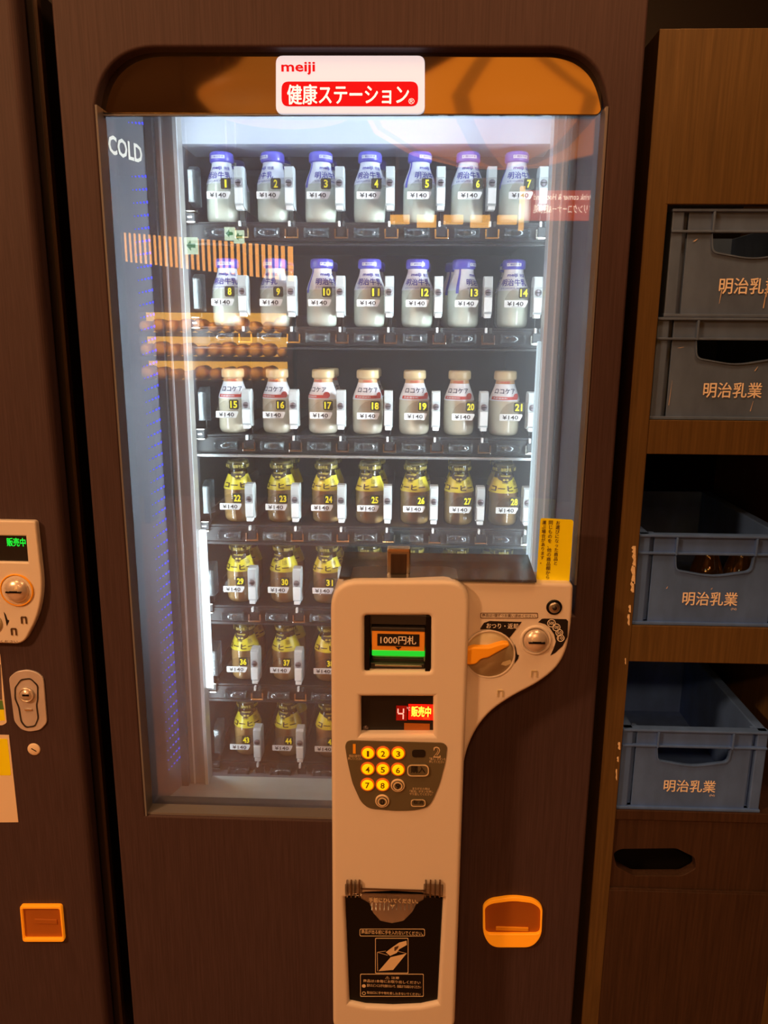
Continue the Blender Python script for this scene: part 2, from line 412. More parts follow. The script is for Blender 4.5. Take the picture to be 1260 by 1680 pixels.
# reveal behind the glass: angled side panels, gasket, posts, sill
GB = G+.006
zt, zb = W(500, 180, 1.30).z, .577
lx0, lx1 = hx0+.001, W(236, 190, 1.30).x
rx0, rx1 = hx1-.001, W(950, 190, 1.30).x
ZTOP = 1.835
def vwall(mb, xa, ya, xb, yb, z0, z1, th, m):
    n = Vector((yb-ya, -(xb-xa), 0)).normalized()*th
    p = [(xa, ya), (xb, yb), (xb+n.x, yb+n.y), (xa+n.x, ya+n.y)]
    vs = [(x, y, z) for z in (z0, z1) for x, y in p]
    mb.add(vs, [(0, 1, 2, 3), (4, 5, 6, 7), (0, 1, 5, 4), (1, 2, 6, 5), (2, 3, 7, 6), (3, 0, 4, 7)], m)
b = MB(); vwall(b, lx0, GB, lx1, 1.30, zb, ZTOP, -.006, 'reveal'); rl = b.build('reveal_panel', vm)
b = MB(); vwall(b, rx0, GB, rx1, 1.30, zb, ZTOP, .006, 'reveal'); b.build('reveal_panel', vm)
# COLD lettering and the rows of blue lamps on the panel beside the shelves
def onreveal(px, py):
    """point of the left reveal panel shown at a pixel"""
    v = (px-630.0)/FPX*CR + (py-840.0)/FPX*CD + CF
    A = Vector((lx0, GB)); D = Vector((lx1, 1.30))-A
    # solve t*v.xy = A + s*D
    det = v.x*(-D.y)-v.y*(-D.x)
    t = (A.x*(-D.y)-A.y*(-D.x))/det; s = (v.x*A.y-v.y*A.x)/det
    return s, CAM_H+t*v.z
nrm = Vector(((1.30-GB), -(lx1-lx0), 0)).normalized()
if nrm.y > 0: nrm = -nrm
def rv(s, z, off=.0012):
    return (lx0+s*(lx1-lx0)+nrm.x*off, GB+s*(1.30-GB)+nrm.y*off, z)
s0, zc0 = onreveal(177, 241); s1, zc1 = onreveal(232, 249)
zc = (zc0+zc1)/2
vs, fs, _ = text_geo('COLD', .025)
MB().add([rv(s0+u*(s1-s0), zc-.0135+v*.027) for u, v, q in vs], fs, M['whiteprint']).build('cold_lettering', rl)
b = MB()
for k in range(58):
    z = W(215, 200, 1.26).z - k*.0193
    if z < .60: break
    if abs(z-zc) < .022: continue
    for i in range(5):
        s = .56+i*.095; r = .0011+.00042*i
        ring = [rv(s+r*math.cos(a)/.085*1.3, z+.0016*i+r*.9*math.sin(a), .0012) for a in [j*PI/3 for j in range(6)]]
        b.add(ring, [(0, 1, 2, 3, 4, 5)], M['bluedot'])
b.build('blue_lamp_dots', rl, kind='stuff')
b = MB(); b.box(lx1, W(252, 190, 1.31).x, 1.296, 1.33, zb, ZTOP, 'gasket'); b.build('gasket', vm)
b = MB(); b.box(W(938, 190, 1.31).x, rx1, 1.296, 1.33, zb, ZTOP, 'gasket'); b.build('gasket', vm)
pl0, pl1 = W(253, 190, 1.31).x, W(290, 190, 1.31).x
pr0, pr1 = W(909, 190, 1.31).x, W(937, 190, 1.31).x
b = MB(); b.box(pl0, pl1, 1.305, 1.335, zb, ZTOP, 'post', .002)
b.box(pl0+.008, pl0+.011, 1.3035, 1.306, zb, ZTOP, 'postline'); b.box(pl1-.006, pl1, 1.3025, 1.306, zb, ZTOP, 'postline'); lpost = b.build('post', vm)
b = MB(); b.box(pr0, pr1, 1.305, 1.335, zb, ZTOP, 'post', .002)
b.box(pr0, pr0+.006, 1.3025, 1.306, zb, ZTOP, 'postline'); b.box(pr1-.011, pr1-.008, 1.3035, 1.306, zb, ZTOP, 'postline'); rpost = b.build('post', vm)
b = MB(); za, zc_ = W(330, 868, 1.33).z, W(330, 1125, 1.33).z
b.box(pl1-.001, pl1+.012, 1.318, 1.33, zc_, za, 'ledwhite', .003); b.build('led_tube', lpost)
b = MB(); za, zc_ = W(890, 560, 1.33).z, W(890, 1000, 1.33).z
b.box(pr0-.006, pr0+.001, 1.318, 1.33, zc_, za, 'ledsoft', .002); b.build('led_tube', rpost)
b = MB(); b.box(hx0+.001, hx1-.001, GB, 1.335, zb-.012, zb, 'sill', .002); b.build('sill', vm)
LX0, LX1 = -.404, .235
b = MB()
b.box(LX0-.02, LX0, 1.336, 1.98, zb-.03, ZTOP, 'liner'); b.box(LX1, LX1+.02, 1.336, 1.98, zb-.03, ZTOP, 'liner')
b.box(LX0, LX1, 1.336, 1.98, zb-.05, zb-.03, 'liner'); b.box(LX0, LX1, 1.30, 1.98, 1.80, ZTOP, 'liner')
b.box(LX0, LX1, 1.96, 1.98, zb-.03, 1.80, 'liner')
b.build('refrigerator_liner', vm)
b = MB(); b.prism_x([(1.42, W(600, 236, 1.42).z), (1.40, 1.80), (1.52, 1.80), (1.52, W(600, 236, 1.42).z)], LX0, LX1, 'ceilpiece'); b.build('glow_catch_panel', vm)  # pale ceiling piece added to catch the top lamp's glow
b = MB(); b.box(LX0+.01, LX1-.01, 1.315, 1.338, 1.782, 1.798, 'ledwhite', .003); b.build('led_tube', vm)
# door glass and the dark header across its top
gz0 = W(200, 1337, F).z+.001
gl = [(hx0+.002, gz0), (hx0+.002, W(157, 172, F).z)] + [(x*.998-.0006 if x < 0 else x*.996, z-.003) for x, z in hole[2:11]] + [(hx1-.002, W(997, 175, F).z), (hx1-.002, W(950, 1010, F).z), (hole[13][0], hole[13][1]+.001), (hole[14][0]-.001, gz0)]
MB().plate([gl], G, G+.004, 'pane').build('glass_pane', vm)
hd = [(167, 187), (164, 150), (171, 124), (188, 102), (212, 88), (240, 81), (560, 80), (920, 81), (951, 92), (974, 114), (986, 145), (986, 191)]
b = MB(); b.plate([rounded(P2([(172, 188), (166, 180)] + hd[1:-1] + [(987, 182), (980, 191)], G-.004), .03, 4)], G-.009, G-.001, 'header', .0015)
b.box(W(172, 188, G).x, W(980, 190, G).x, G-.0085, G-.0015, W(570, 191.5, G).z, W(570, 189.2, G).z, 'trim')
header = b.build('header_panel', vm)
SY = G-.016
b = MB(); b.plate([PR(rect(452.5, 91, 697, 186.5), SY, .010)], SY, G-.0095, 'logoplate', .001)
b.plate([PR(rect(462, 134, 686, 174.5), SY, .010)], SY-.0012, SY+.001, 'logored', .0004)
b.ptext('meiji', 461.5, 101.5, 517, 123, SY-.0008, 'logored', .022)
b.ptext('健康ステーション', 471, 138, 671, 171.5, SY-.0016, 'logowhite', .034)
b.ptext('®', 670, 161, 680, 171, SY-.0016, 'logowhite', 0)
b.build('logo_sign', header, label='white rounded sign with a red band and white lettering')

# ------------------------------------------------------------------ shelves with latches, tags and rollers
qx = [-.23042919+.06155612*j for j in range(7)]
COLX = [q*T for q in qx]
ROWZ = [CAM_H+T*z for z in (.17817138, .0511347, -.09068295, -.21539591, -.33221673, -.45126072, -.57252867)]
BELOW = [.0605, .0595, .0555, .0525, .0515, .0500, .0490]
BASE = [z-d for z, d in zip(ROWZ, BELOW)]
NCOL = [7, 7, 7, 7, 7, 4, 4]
def latch_mesh():
    b = MB(); w_ = .0075
    b.prism_x([(-.012, .018), (-.012, -.002), (-.010, -.036), (.006, -.040), (.022, -.040), (.022, .020), (.014, .0275), (-.006, .0275)], -w_, w_, 'latch')
    b.box(-.0068, .0068, -.0155, -.011, -.033, -.008, 'latchwhite', .001)
    b.box(-.0072, .0072, -.0135, -.011, .008, .0262, 'latch', .001)
    b.lathe_y(0, 0, [(.0058, -.0115), (.0058, -.0145), (.0048, -.0155)], 'screw', 14)
    b.box(-.0042, .0042, -.0162, -.0153, -.0007, .0007, 'black')
    b.box(-.0058, .0058, -.013, .004, -.043, -.036, 'latchwhite', .0012)
    return b.build('latch')
def roller_mesh():
    b = MB()
    b.cyl_x(-.020, .020, 0, 0, .0072, 'roller'); b.cyl_x(-.0215, -.0185, 0, 0, .0085, 'bracket'); b.cyl_x(.0185, .0215, 0, 0, .0085, 'bracket')
    b.cyl_x(-.006, -.004, 0, 0, .0079, 'bracket')
    return b.build('roller')
def bracket_mesh():
    b = MB()
    b.box(-.012, .012, -.004, .010, -.010, -.0065, 'chrome', .0008); b.box(-.012, -.0095, -.004, .010, -.0065, .006, 'chrome'); b.box(.0095, .012, -.004, .010, -.0065, .006, 'chrome')
    b.box(-.0085, .0085, -.001, .010, -.006, .010, 'tray', .001); b.box(-.006, -.002, -.003, .006, .010, .019, 'latchwhite', .0008); b.box(.002, .006, -.003, .006, .010, .019, 'bracket', .0008)
    return b.build('roller_bracket')
def end_mesh():
    b = MB(); b.prism_x([(-.006, -.030), (-.006, .022), (.010, .030), (.030, .030), (.030, -.034)], -.0068, .0068, 'bracket')
    b.box(-.0065, .0065, -.008, -.004, -.028, .021, 'bracket', .001)
    b.box(-.018, .004, -.010, .02, -.064, -.062, 'chrome'); b.box(-.018, -.0155, -.010, .02, -.062, -.046, 'latchwhite', .0008); b.box(-.018, .004, -.010, .02, -.046, -.0445, 'chrome')
    b.box(-.013, .002, -.006, .02, -.061, -.048, 'tray'); b.box(-.010, -.002, -.0072, -.006, -.056, -.053, 'rail')
    return b.build('end_bracket')
def holder_mesh():
    b = MB(); pts = [(-.033, -.019), (-.0325, -.010), (-.028, -.001), (-.020, .006), (-.008, .0095), (.016, .0095), (.016, -.004), (.009, -.006), (.004, -.019)]
    b.plate([pts], .0004, .0014, 'clear')
    return b.build('tag_holder')
def price_mesh():
    b = MB(); b.plate([rounded([(-.0335, -.0085), (.003, -.0085), (.0075, .0005), (.0070, .0035), (-.0335, .0035)], .001, 2)], 0, .0006, 'tagwhite')
    b.text('¥140', -.0285, .0000, -.0062, .0013, -.0004, 'tagink', .016); b.text('税込価格', -.020, -.002, -.0080, -.0068, -.0004, 'tagink')
    return b.build('price_tag')
PR_L, PR_R, PR_B, PR_E, PR_H, PR_P = [f() for f in (latch_mesh, roller_mesh, bracket_mesh, end_mesh, holder_mesh, price_mesh)]
PROTO = [PR_L, PR_R, PR_B, PR_E, PR_H, PR_P]
num = 0
for i in range(7):
    zb_ = BASE[i]
    b = MB()
    b.box(LX0+.004, LX1-.004, T+.006, 1.93, zb_-.005, zb_-.0005, 'tray', .001)
    b.box(LX0+.004, LX1-.004, T+.004, T+.010, zb_-.032, zb_-.005, 'tray', .001)
    b.box(LX0+.004, LX1-.004, T+.010, T+.04, zb_-.034, zb_-.030, 'tray')
    for j in range(8):   # lane dividers behind the latches
        x = COLX[0]-.0601+j*.08618
        if i > 4 and j > 4: break
        b.box(x-.0012, x+.0012, T+.030, 1.90, zb_-.0005, zb_+.022, 'tray')
    if i == 2: b.box(LX0+.006, LX1-.006, T-.004, T+.010, zb_-.041, zb_-.036, 'rail', .0015)
    elif i < 2: b.box(LX0+.006, LX1-.006, T-.002, T+.010, zb_-.040, zb_-.036, 'tray', .0015)
    else: b.box(LX0+.006, LX1-.006, T+.006, T+.04, zb_-.040, zb_-.034, 'tray', .0015)
    sh = b.build('shelf', vm)
    put('end_bracket', PR_E.data, sh, (COLX[0]-.058, T+.002, ROWZ[i]))
    for j in range(7):
        n = i*7+j+1
        if j >= NCOL[i]: continue
        c = Vector((COLX[j], T, ROWZ[i]))
        put('latch', PR_L.data, sh, c+Vector((.0235, .004, 0)))
        put('roller', PR_R.data, sh, (c.x-.0165, T-.004, zb_-.019))
        put('roller_bracket', PR_B.data, sh, (c.x+.0265, T-.004, zb_-.019))
        if i == 4 and j > 2: continue
        put('tag_holder', PR_H.data, sh, c+Vector((0, -.0002, 0)))
        put('price_tag', PR_P.data, sh, c+Vector((0, -.0012, -.0138 - (.002 if i < 3 else 0))))
        nb = MB(); nb.plate([rounded([(-.0088, -.0088), (.0088, -.0088), (.0088, .0088), (-.0088, .0088)], .003, 2)], 0, .0008, 'tagblack')
        hw = .0017 if n == 1 else (.0034 if n < 10 else .0064)
        nb.text(str(n), -hw, hw, -.0064, .0064, -.0004, 'tagyellow', .03)
        k = nb.build('number_tag', sh); k.location = c+Vector((0, -.0014, 0))
for o in PROTO: bpy.data.objects.remove(o)

# ------------------------------------------------------------------ bottles
RB, HB = .0285, .1185
def interp(pr):
    def f(z):
        for (r0, z0), (r1, z1) in zip(pr, pr[1:]):
            if z0 <= z <= z1: return r0+(r1-r0)*((z-z0)/(z1-z0) if z1 > z0 else 0)
        return pr[-1][0]
    return f
def prof(ps, s=HB): return [(r*RB, z*s) for r, z in ps]
BODY = [(.70, 0), (.84, .010), (.94, .035), (.99, .075), (1.0, .12), (1.0, .47), (.985, .53), (.94, .58), (.86, .64), (.76, .70), (.67, .755), (.61, .80), (.585, .84), (.585, .875)]
rad = interp(prof(BODY))
def band(z0, z1, eps, n=9):
    return [(rad((z0+(z1-z0)*k/n)*HB)+eps, (z0+(z1-z0)*k/n)*HB) for k in range(n+1)]
CAP = [(.60, .855), (.70, .865), (.735, .885), (.735, .955), (.71, .985), (.64, 1.0)]
def rc(z): return .735*RB
def milk_proto():
    r = empty('milk_bottle'); MB().lathe_z(prof(BODY), 'milk', n=32).build('bottle_body', r)
    b = MB(); b.lathe_z(band(.545, .865, .0006), 'film', n=32, cap=False)
    b.arc_text('meiji', rad, -.12, .95, .735*HB, .795*HB, 'violetink', .03, .0012)
    b.arc_text('特選', rad, .82, .55, .740*HB, .790*HB, 'violetink', .02, .0012)
    b.arc_text('明治牛乳', rad, .05, 1.95, .612*HB, .715*HB, 'violetink', .034, .0012)
    b.arc_text('生乳100%使用 種類別牛乳', rad, .05, 1.9, .566*HB, .590*HB, 'violetink', .0, .0012)
    for k in range(8):   # tear strip down the seam
        z0, z1 = (.50+k*.046)*HB, (.50+(k+1)*.046)*HB
        q = [((rad(z)+.0011)*math.sin(a), -(rad(z)+.0011)*math.cos(a), z) for z, a in ((z0, -1.62), (z0, -1.42), (z1, -1.42), (z1, -1.62))]
        b.add(q, [(0, 1, 2, 3)], M['violet'])
    b.build('shrink_label', r)
    b = MB(); b.lathe_z(prof(CAP), 'violet', n=28)
    pts = [(rc(0)+.0006)*1 for _ in range(1)]
    vs = []; N = 10
    for k in range(N+1):
        a = -.62+1.24*k/N
        for z in (.898*HB, .943*HB): vs.append(((rc(0)+.0006)*math.sin(a), -(rc(0)+.0006)*math.cos(a), z))
    b.add(vs, [(2*k, 2*k+2, 2*k+3, 2*k+1) for k in range(N)], M['film'])
    b.arc_text('種類別牛乳', rc, 0, 1.1, .906*HB, .936*HB, 'violetink', .01, .001)
    b.build('bottle_cap', r); return r
def drink_proto():
    r = empty('drink_bottle'); MB().lathe_z(prof(BODY), 'cream', n=32).build('bottle_body', r)
    b = MB(); b.lathe_z(band(.545, .80, .0006), 'film', n=32, cap=False); b.lathe_z(band(.795, .865, .0005), 'neckfilm', n=32, cap=False)
    b.arc_text('meiji', rad, -.05, 1.0, .80*HB, .845*HB, 'redink', .02, .0012)
    b.arc_text('ロコケア', rad, -.02, 1.75, .655*HB, .735*HB, 'navy', .034, .0014)
    vs = []; N = 16
    for k in range(N+1):
        a = -1.05+2.0*k/N
        for z in (.565*HB, .612*HB): vs.append(((rad(z)+.0011)*math.sin(a), -(rad(z)+.0011)*math.cos(a), z))
    b.add(vs, [(2*k, 2*k+2, 2*k+3, 2*k+1) for k in range(N)], M['redink'])
    b.arc_text('乳酸菌飲料', rad, -.35, 1.0, .575*HB, .602*HB, 'film', .01, .0016)
    ring = [((rad(.61*HB)+.0017)*math.sin(.82+.24*math.cos(t)), -(rad(.61*HB)+.0017)*math.cos(.82+.24*math.cos(t)), .61*HB+.0062*math.sin(t)) for t in [2*PI*i/18 for i in range(18)]]
    b.add(ring, [tuple(range(18))], M['redink'])
    b.build('shrink_label', r)
    MB().lathe_z(prof(CAP), 'creamcap', n=28).build('bottle_cap', r); return r
def coffee_proto():
    r = empty('coffee_bottle')
    fill = [(q*.955, z) for q, z in BODY if z < .56]+[(.93, .575)]
    b = MB(); b.lathe_z(prof(BODY), 'bottleglass', n=32, cap=False); b.build('bottle_glass', r)
    b = MB(); b.lathe_z(prof([(q*1.02, z) for q, z in fill]), 'coffee', n=32); b.build('coffee_drink', r)
    b = MB(); b.lathe_z(band(.545, .775, .0007), 'coffeeyellow', n=32, cap=False)
    b.arc_text('コーヒー', rad, .0, 2.3, .575*HB, .660*HB, 'coffeeink', .07, .0015)
    b.arc_text('特製', rad, -.05, .5, .69*HB, .73*HB, 'coffeeink', .02, .0015); b.arc_text('乳飲料', rad, .85, .4, .66*HB, .74*HB, 'coffeeink', .0, .0015)
    vs = []; N = 12
    for k in range(N+1):   # dark emblem on the neck, its edge dipping into the yellow
        a = -.75+1.5*k/N; d = .05*(1-abs(2*k/N-1))
        for z in ((.745-d)*HB+.0018, .82*HB): vs.append(((rad(z)+.0016)*math.sin(a), -(rad(z)+.0016)*math.cos(a), z))
    b.add(vs, [(2*k, 2*k+2, 2*k+3, 2*k+1) for k in range(N)], M['coffeeink'])
    b.arc_text('meiji', rad, 0, .95, .790*HB, .825*HB, 'goldink', .03, .0022); b.arc_text('●●', rad, 0, .55, .735*HB, .765*HB, 'goldink', 0, .0022)
    b.build('shrink_label', r)
    b = MB(); b.lathe_z(prof(CAP), 'capfilm', n=28, cap=False)
    b.lathe_z(prof([(.0, .958), (.60, .958), (.60, .985), (.0, .985)]), 'papercap', n=24, cap=False)
    for k in range(5): b.arc_text('珈琲牛乳', rc, k*2*PI/5, .95, .885*HB, .940*HB, 'goldink', .02, .0008)
    b.build('bottle_cap', r); return r
ONES = ['zero', 'one', 'two', 'three', 'four', 'five', 'six', 'seven', 'eight', 'nine', 'ten', 'eleven', 'twelve', 'thirteen', 'fourteen', 'fifteen', 'sixteen', 'seventeen', 'eighteen', 'nineteen']
def say(n):
    if n < 20: return ONES[n]
    return ['', '', 'twenty', 'thirty', 'forty'][n//10]+('-'+ONES[n % 10] if n % 10 else '')
SHELF = ['top', 'second', 'third', 'fourth', 'fifth', 'sixth', 'bottom']
def dup(root, loc, rz):
    r = root.copy(); COL.objects.link(r); r.location = loc; r.rotation_euler = (0, 0, rz)
    for ch in list(root.children):
        c = ch.copy(); COL.objects.link(c); c.parent = r
    return r
protos = {'milk': milk_proto(), 'drink': drink_proto(), 'coffee': coffee_proto()}
LOOK = {'milk': 'violet-capped bottle of white milk', 'drink': 'cream-capped bottle with a red-banded white label', 'coffee': 'yellow-labelled bottle of tan coffee milk'}
GROUP = {'milk': 'milk bottles on the two upper shelves', 'drink': 'red-banded bottles on the third shelf', 'coffee': 'coffee milk bottles on the four lower shelves'}
ROT = {1: -8, 2: -48, 3: 34, 4: -2, 5: 34, 6: 2, 7: 12, 8: -4, 9: -42, 10: 32, 11: 0, 12: 0, 13: 62, 14: -6,
       15: 8, 16: -10, 17: -28, 18: 6, 19: 6, 20: -8, 21: -4, 22: 14, 23: -10, 24: -12, 25: -30, 26: -22, 27: -4, 28: 4, 29: 0, 30: -36, 31: -8, 36: -12, 37: -30, 38: 4, 43: 4, 44: -20, 45: 14}
DX = {1: -3, 2: 1, 3: 0, 5: 1, 6: -1, 7: -3, 8: 0, 9: 1, 13: -3, 15: 3, 18: -3, 19: -2, 20: -5, 21: -7, 22: 6, 23: 4, 24: 4, 25: 2, 26: 2, 28: -2, 29: 5, 30: 5, 31: 4, 36: 8, 37: 5, 38: 5, 43: 8, 44: 6, 45: 5, 32: 0}
BACK = {1, 2, 3, 4, 6, 9, 10, 11, 12, 13, 14, 17, 18, 23, 24, 25, 26, 27, 28, 29, 30, 31, 32, 34, 35, 36, 37, 38, 44}
BX = {13: -8, 14: 4, 35: -10, 34: -4}
for i in range(7):
    for j in range(7):
        n = i*7+j+1
        if i >= 5 and j > 2: continue
        kind = 'milk' if i < 2 else ('drink' if i == 2 else 'coffee')
        x = COLX[j]-.0135+DX.get(n, 0)*.001; y = T+.017+RB; z = BASE[i]
        x = min(x, COLX[j]-.0055)
        o = dup(protos[kind], (x, y, z), math.radians(ROT.get(n, random.randint(-25, 25))))
        if i == 4 and j > 2:
            lab = 'coffee milk bottle showing only its neck above the control panel, %s from the yellow sticker' % ['fourth', 'third', 'second', 'first'][j-3]
        else: lab = '%s behind the tag reading %s on the %s shelf' % (LOOK[kind], say(n), SHELF[i])
        tag(o, lab, 'bottle', GROUP[kind])
        if n in BACK:
            o = dup(protos[kind], (max(COLX[j]-.029, min(x+BX.get(n, 4)*.001+(random.random()-.5)*.006, COLX[j]-.0055)), y+.064, z), math.radians(random.randint(-60, 60)))
            tag(o, '%s queued behind the one tagged %s' % (LOOK[kind], say(n)), 'bottle', GROUP[kind]+', second in line')
for o in protos.values():
    for c in list(o.children): bpy.data.objects.remove(c)
    bpy.data.objects.remove(o)

# ------------------------------------------------------------------ control panel on the door
b = MB()
wing = PR([(600, 952), (760, 954), (941, 958), (938, 1022), (930, 1068), (915, 1096), (884, 1121), (842, 1142), (806, 1166), (781, 1196), (765, 1232), (757, 1275), (750, 1400), (640, 1400)], YW)
wing = rounded(wing, [0, 0, .008]+[.03]*10+[0], 4)
dial_c = W(803, 1073, YW); dial_r = prad(803, 1073, 41, YW)
b.plate([wing, circ(dial_c.x, dial_c.z, dial_r, 40)], YW, F+.001, 'housing', .005)
colo = rounded(P2([(542, 953), (772, 953), (746, 1692), (546, 1692)], YC), [.045, .04, .02, .02], 8)
zl, zr = 541, 772
bill = PR(rect(598, 1011, 707, 1102), YC, .005)
disp = PR(rect(592, 1144, 711, 1206), YC)
port = P2([(566, 1474), (600, 1466), (645, 1464.5), (692, 1467), (727, 1475), (718, 1646), (690, 1652), (645, 1654), (600, 1652), (573, 1646)], YC)
b.plate([colo, bill, disp, port], YC, F, 'housing', .007, 4)
panel = b.build('control_panel', vm)
# smoky cover on top of the panel
b = MB(); tz = W(600, 955, YC).z
b.prism_x([(YC+.014, tz-.0005), (YC+.014, tz+.003), (F+.028, tz+.016), (F+.028, tz+.003), (F, tz-.0005)], W(556, 955, YC+.01).x, W(879, 958, YC+.02).x, 'smoke')
b.build('top_cover', panel)
b = MB(); b.pbox(635, 900, 673, 951, YC+.032, YC+.05, 'steel', .002); b.pbox(641, 909, 667, 949, YC+.0305, YC+.034, 'drawerwood', .001); b.pbox(637, 901, 671, 905, YC+.031, YC+.034, 'chrome')
b.build('upright_catch', panel)
# banknote slot
b = MB(); bk = YC+.040
b.pbox(596, 1008, 709, 1105, bk, bk+.004, 'black')
x0, x1 = W(598, 1050, YC).x, W(707, 1050, YC).x; z0, z1 = W(650, 1102, YC).z, W(650, 1011, YC).z
b.box(x0, x0+.008, YC+.003, bk, z0, z1, 'black', .001); b.box(x1-.008, x1, YC+.003, bk, z0, z1, 'black', .001); b.box(x0, x1, YC+.006, bk, z1-.016, z1, 'darkgrey', .001)
b.box(x0+.008, x1-.008, YC+.010, bk, z0, z0+.010, 'darkgrey', .002)
b.pbox(609, 1030, 698, 1036, YC+.005, YC+.02, 'darkgrey', .001)
b.pbox(610, 1035, 697, 1068, YC+.006, YC+.02, 'orangeplate', .0008); b.pbox(619, 1040.5, 688, 1060, YC+.0052, YC+.0062, 'blackprint')
b.ptext('1000円札', 624, 1043, 683, 1057, YC+.0048, 'whiteprint', .02)
t_ = [W(648, 1061, YC+.0052), W(659, 1061, YC+.0052), W(653.5, 1066, YC+.0052)]; b.add(t_, [(0, 1, 2)], M['blackprint'])
b.build('banknote_slot', panel)
MB().pbox(610, 1067, 697, 1077, YC+.0055, YC+.014, 'greenstrip', .0015).build('slot_light', panel)
b = MB(); b.pbox(612, 1080, 695, 1088, YC+.016, YC+.026, 'darkgrey', .001); b.pbox(615, 1091, 692, 1094, YC+.007, YC+.012, 'steel', .0005); b.build('note_guide', panel)
# status display
b = MB(); dk = YC+.016
b.pbox(590, 1142, 713, 1208, dk, dk+.006, 'blackprint')
b.pbox(663, 1187, 705, 1202, dk-.0006, dk, 'orangedark'); c = W(600, 1194, dk); b.lathe_y(c.x, c.z, [(.0045, dk-.001), (.0045, dk)], 'screw', 16)
sd = b.build('status_display', panel)
b = MB(); b.pbox(670, 1156, 711, 1181, dk-.0012, dk-.0004, 'redglow'); b.pbox(650, 1158, 668, 1182, dk-.0011, dk-.0004, mat('red_led_dim', (150, 8, 4), .5, emit=((150, 4, 2), .35)))
b.ptext('販売中', 675, 1159, 707, 1176, dk-.0016, 'yellowled', .03)
for q in ((652, 1163, 654, 1170), (661, 1163, 663, 1170), (653, 1170, 661.5, 1172), (660.5, 1172, 662.5, 1180)): b.pbox(*q, dk-.0018, dk-.0012, 'pinkled')
b.ptext('℃', 667.5, 1160, 673, 1166, dk-.0016, 'pinkled', 0); b.pbox(694, 1177, 705, 1180, dk-.0016, dk-.0012, 'redled')
b.build('red_readout', panel)
# keypad
b = MB(); KY = YC-.0015
b.plate([PR([(569, 1217), (575, 1215), (727, 1219), (734, 1225), (731, 1250), (722, 1285), (711, 1312), (702, 1325), (680, 1330), (650, 1331), (605, 1327), (592, 1316), (578, 1285), (570, 1250), (566, 1224)], KY, .009)], KY, YC+.002, 'olive', .0006)
b.ptext('1', 579, 1220.5, 583.5, 1236.5, KY-.0005, 'orange', .035)
b.ptext('2', 711, 1225, 723, 1243, KY-.0005, 'beigeprint', .03); b.ptext('2', 712.5, 1227, 721.5, 1241.2, KY-.0008, 'olive', -.006)
for t_, q in (('商品の番号を\n押してください', (571, 1238, 594, 1247)), ('「購入」ボタンを\n押してください', (704, 1243, 731, 1252)), ('まちがえた時は\n「取消」ボタンを押し\nやり直してください', (672, 1292, 711, 1305))):
    b.ptext(t_, *q, KY-.0005, 'beigeprint', 0)
kp = b.build('keypad_plate', panel)
KEYS = [('1', 603.9, 1234.4), ('2', 628.6, 1234.4), ('3', 653.4, 1234.7), ('4', 603.4, 1260.3), ('5', 628.2, 1260.6), ('6', 653, 1261.4), ('7', 603, 1286.2), ('8', 627.8, 1286.6), ('9', 652.7, 1287.8), ('0', 627.3, 1313.4)]
for t_, x, y in KEYS:
    c = W(x, y, KY); r = prad(x, y, 11.6, KY); b = MB(); lit = t_ not in '90'
    b.lathe_y(c.x, c.z, [(r, KY+.0002), (r, KY-.0022), (r*.86, KY-.003), (r*.80, KY-.0024)], 'keyring' if lit else 'beigeprint', 28, cap=False)
    b.lathe_y(c.x, c.z, [(r*.84, KY), (r*.82, KY-.0026), (r*.74, KY-.0034)], 'keylit' if lit else 'olive', 28)
    if not lit: b.plate([circ(c.x, c.z, r*.66), circ(c.x, c.z, r*.50)], KY-.0040, KY-.0034, 'beigeprint')
    b.text(t_, c.x-r*(.16 if t_ == '1' else .3), c.x+r*(.16 if t_ == '1' else .3), c.z-r*.46, c.z+r*.46, KY-.0044, 'keyink' if lit else 'blackprint', .02)
    b.build('number_key', panel)
b = MB(); b.plate([PR(rect(676, 1230, 698, 1242), KY, .005)], KY-.001, KY+.001, 'blackprint'); b.build('indicator_window', panel)
b = MB(); q = PR(rect(668, 1253, 703.5, 1272), KY, .008); b.plate([q], KY-.003, KY+.001, 'olive', .0008); outline(b, q, .0016, KY-.0034, KY-.0028, 'beigeprint')
b.ptext('購入', 674, 1256.5, 698, 1268.5, KY-.0036, 'blackprint', .02); b.build('purchase_button', panel)
b = MB(); q = PR(rect(674, 1310, 698, 1321.5), KY, .005); b.plate([q], KY-.003, KY+.001, 'olive', .0008); outline(b, q, .0012, KY-.0034, KY-.0028, 'beigeprint')
b.ptext('取消', 678, 1312.5, 694, 1319.5, KY-.0036, 'blackprint', .01); b.build('cancel_button', panel)
# coin wing: notices, return lever, coin slot, lock, bent clips
WY = YW-.0006
b = MB(); q = PR(rect(788, 1005.5, 882.5, 1014.5), WY, .002); outline(b, q, .0009, WY-.0002, WY+.0004, 'brownprint'); b.ptext('商品は1個ずつお買い求めください。', 791, 1007.5, 880, 1012.7, WY-.0002, 'brownprint', .01)
b.plate([PR([(788, 1031), (794, 1022), (803, 1019), (856, 1020.5), (838, 1044), (835, 1046.5), (822, 1037), (803, 1032), (788, 1033)], WY)], WY, YW+.0005, 'blackprint'); b.ptext('おつり・返却', 798, 1022.5, 850, 1031.5, WY-.0003, 'whiteprint', .02)
b.plate([PR([(843.8, 1057), (846, 1062), (848.5, 1074), (851.5, 1075), (850, 1081), (844, 1089), (846, 1078), (846, 1069)], WY)], WY, YW+.0005, 'blackprint')
b.plate([PR([(883, 1021), (889, 1015.5), (893, 1015), (929, 1016), (932, 1019), (931, 1045), (923, 1060), (911, 1071), (903, 1075.5), (908, 1065), (912, 1053), (909, 1041), (901, 1029), (894, 1024)], WY)], WY, YW+.0005, 'blackprint')
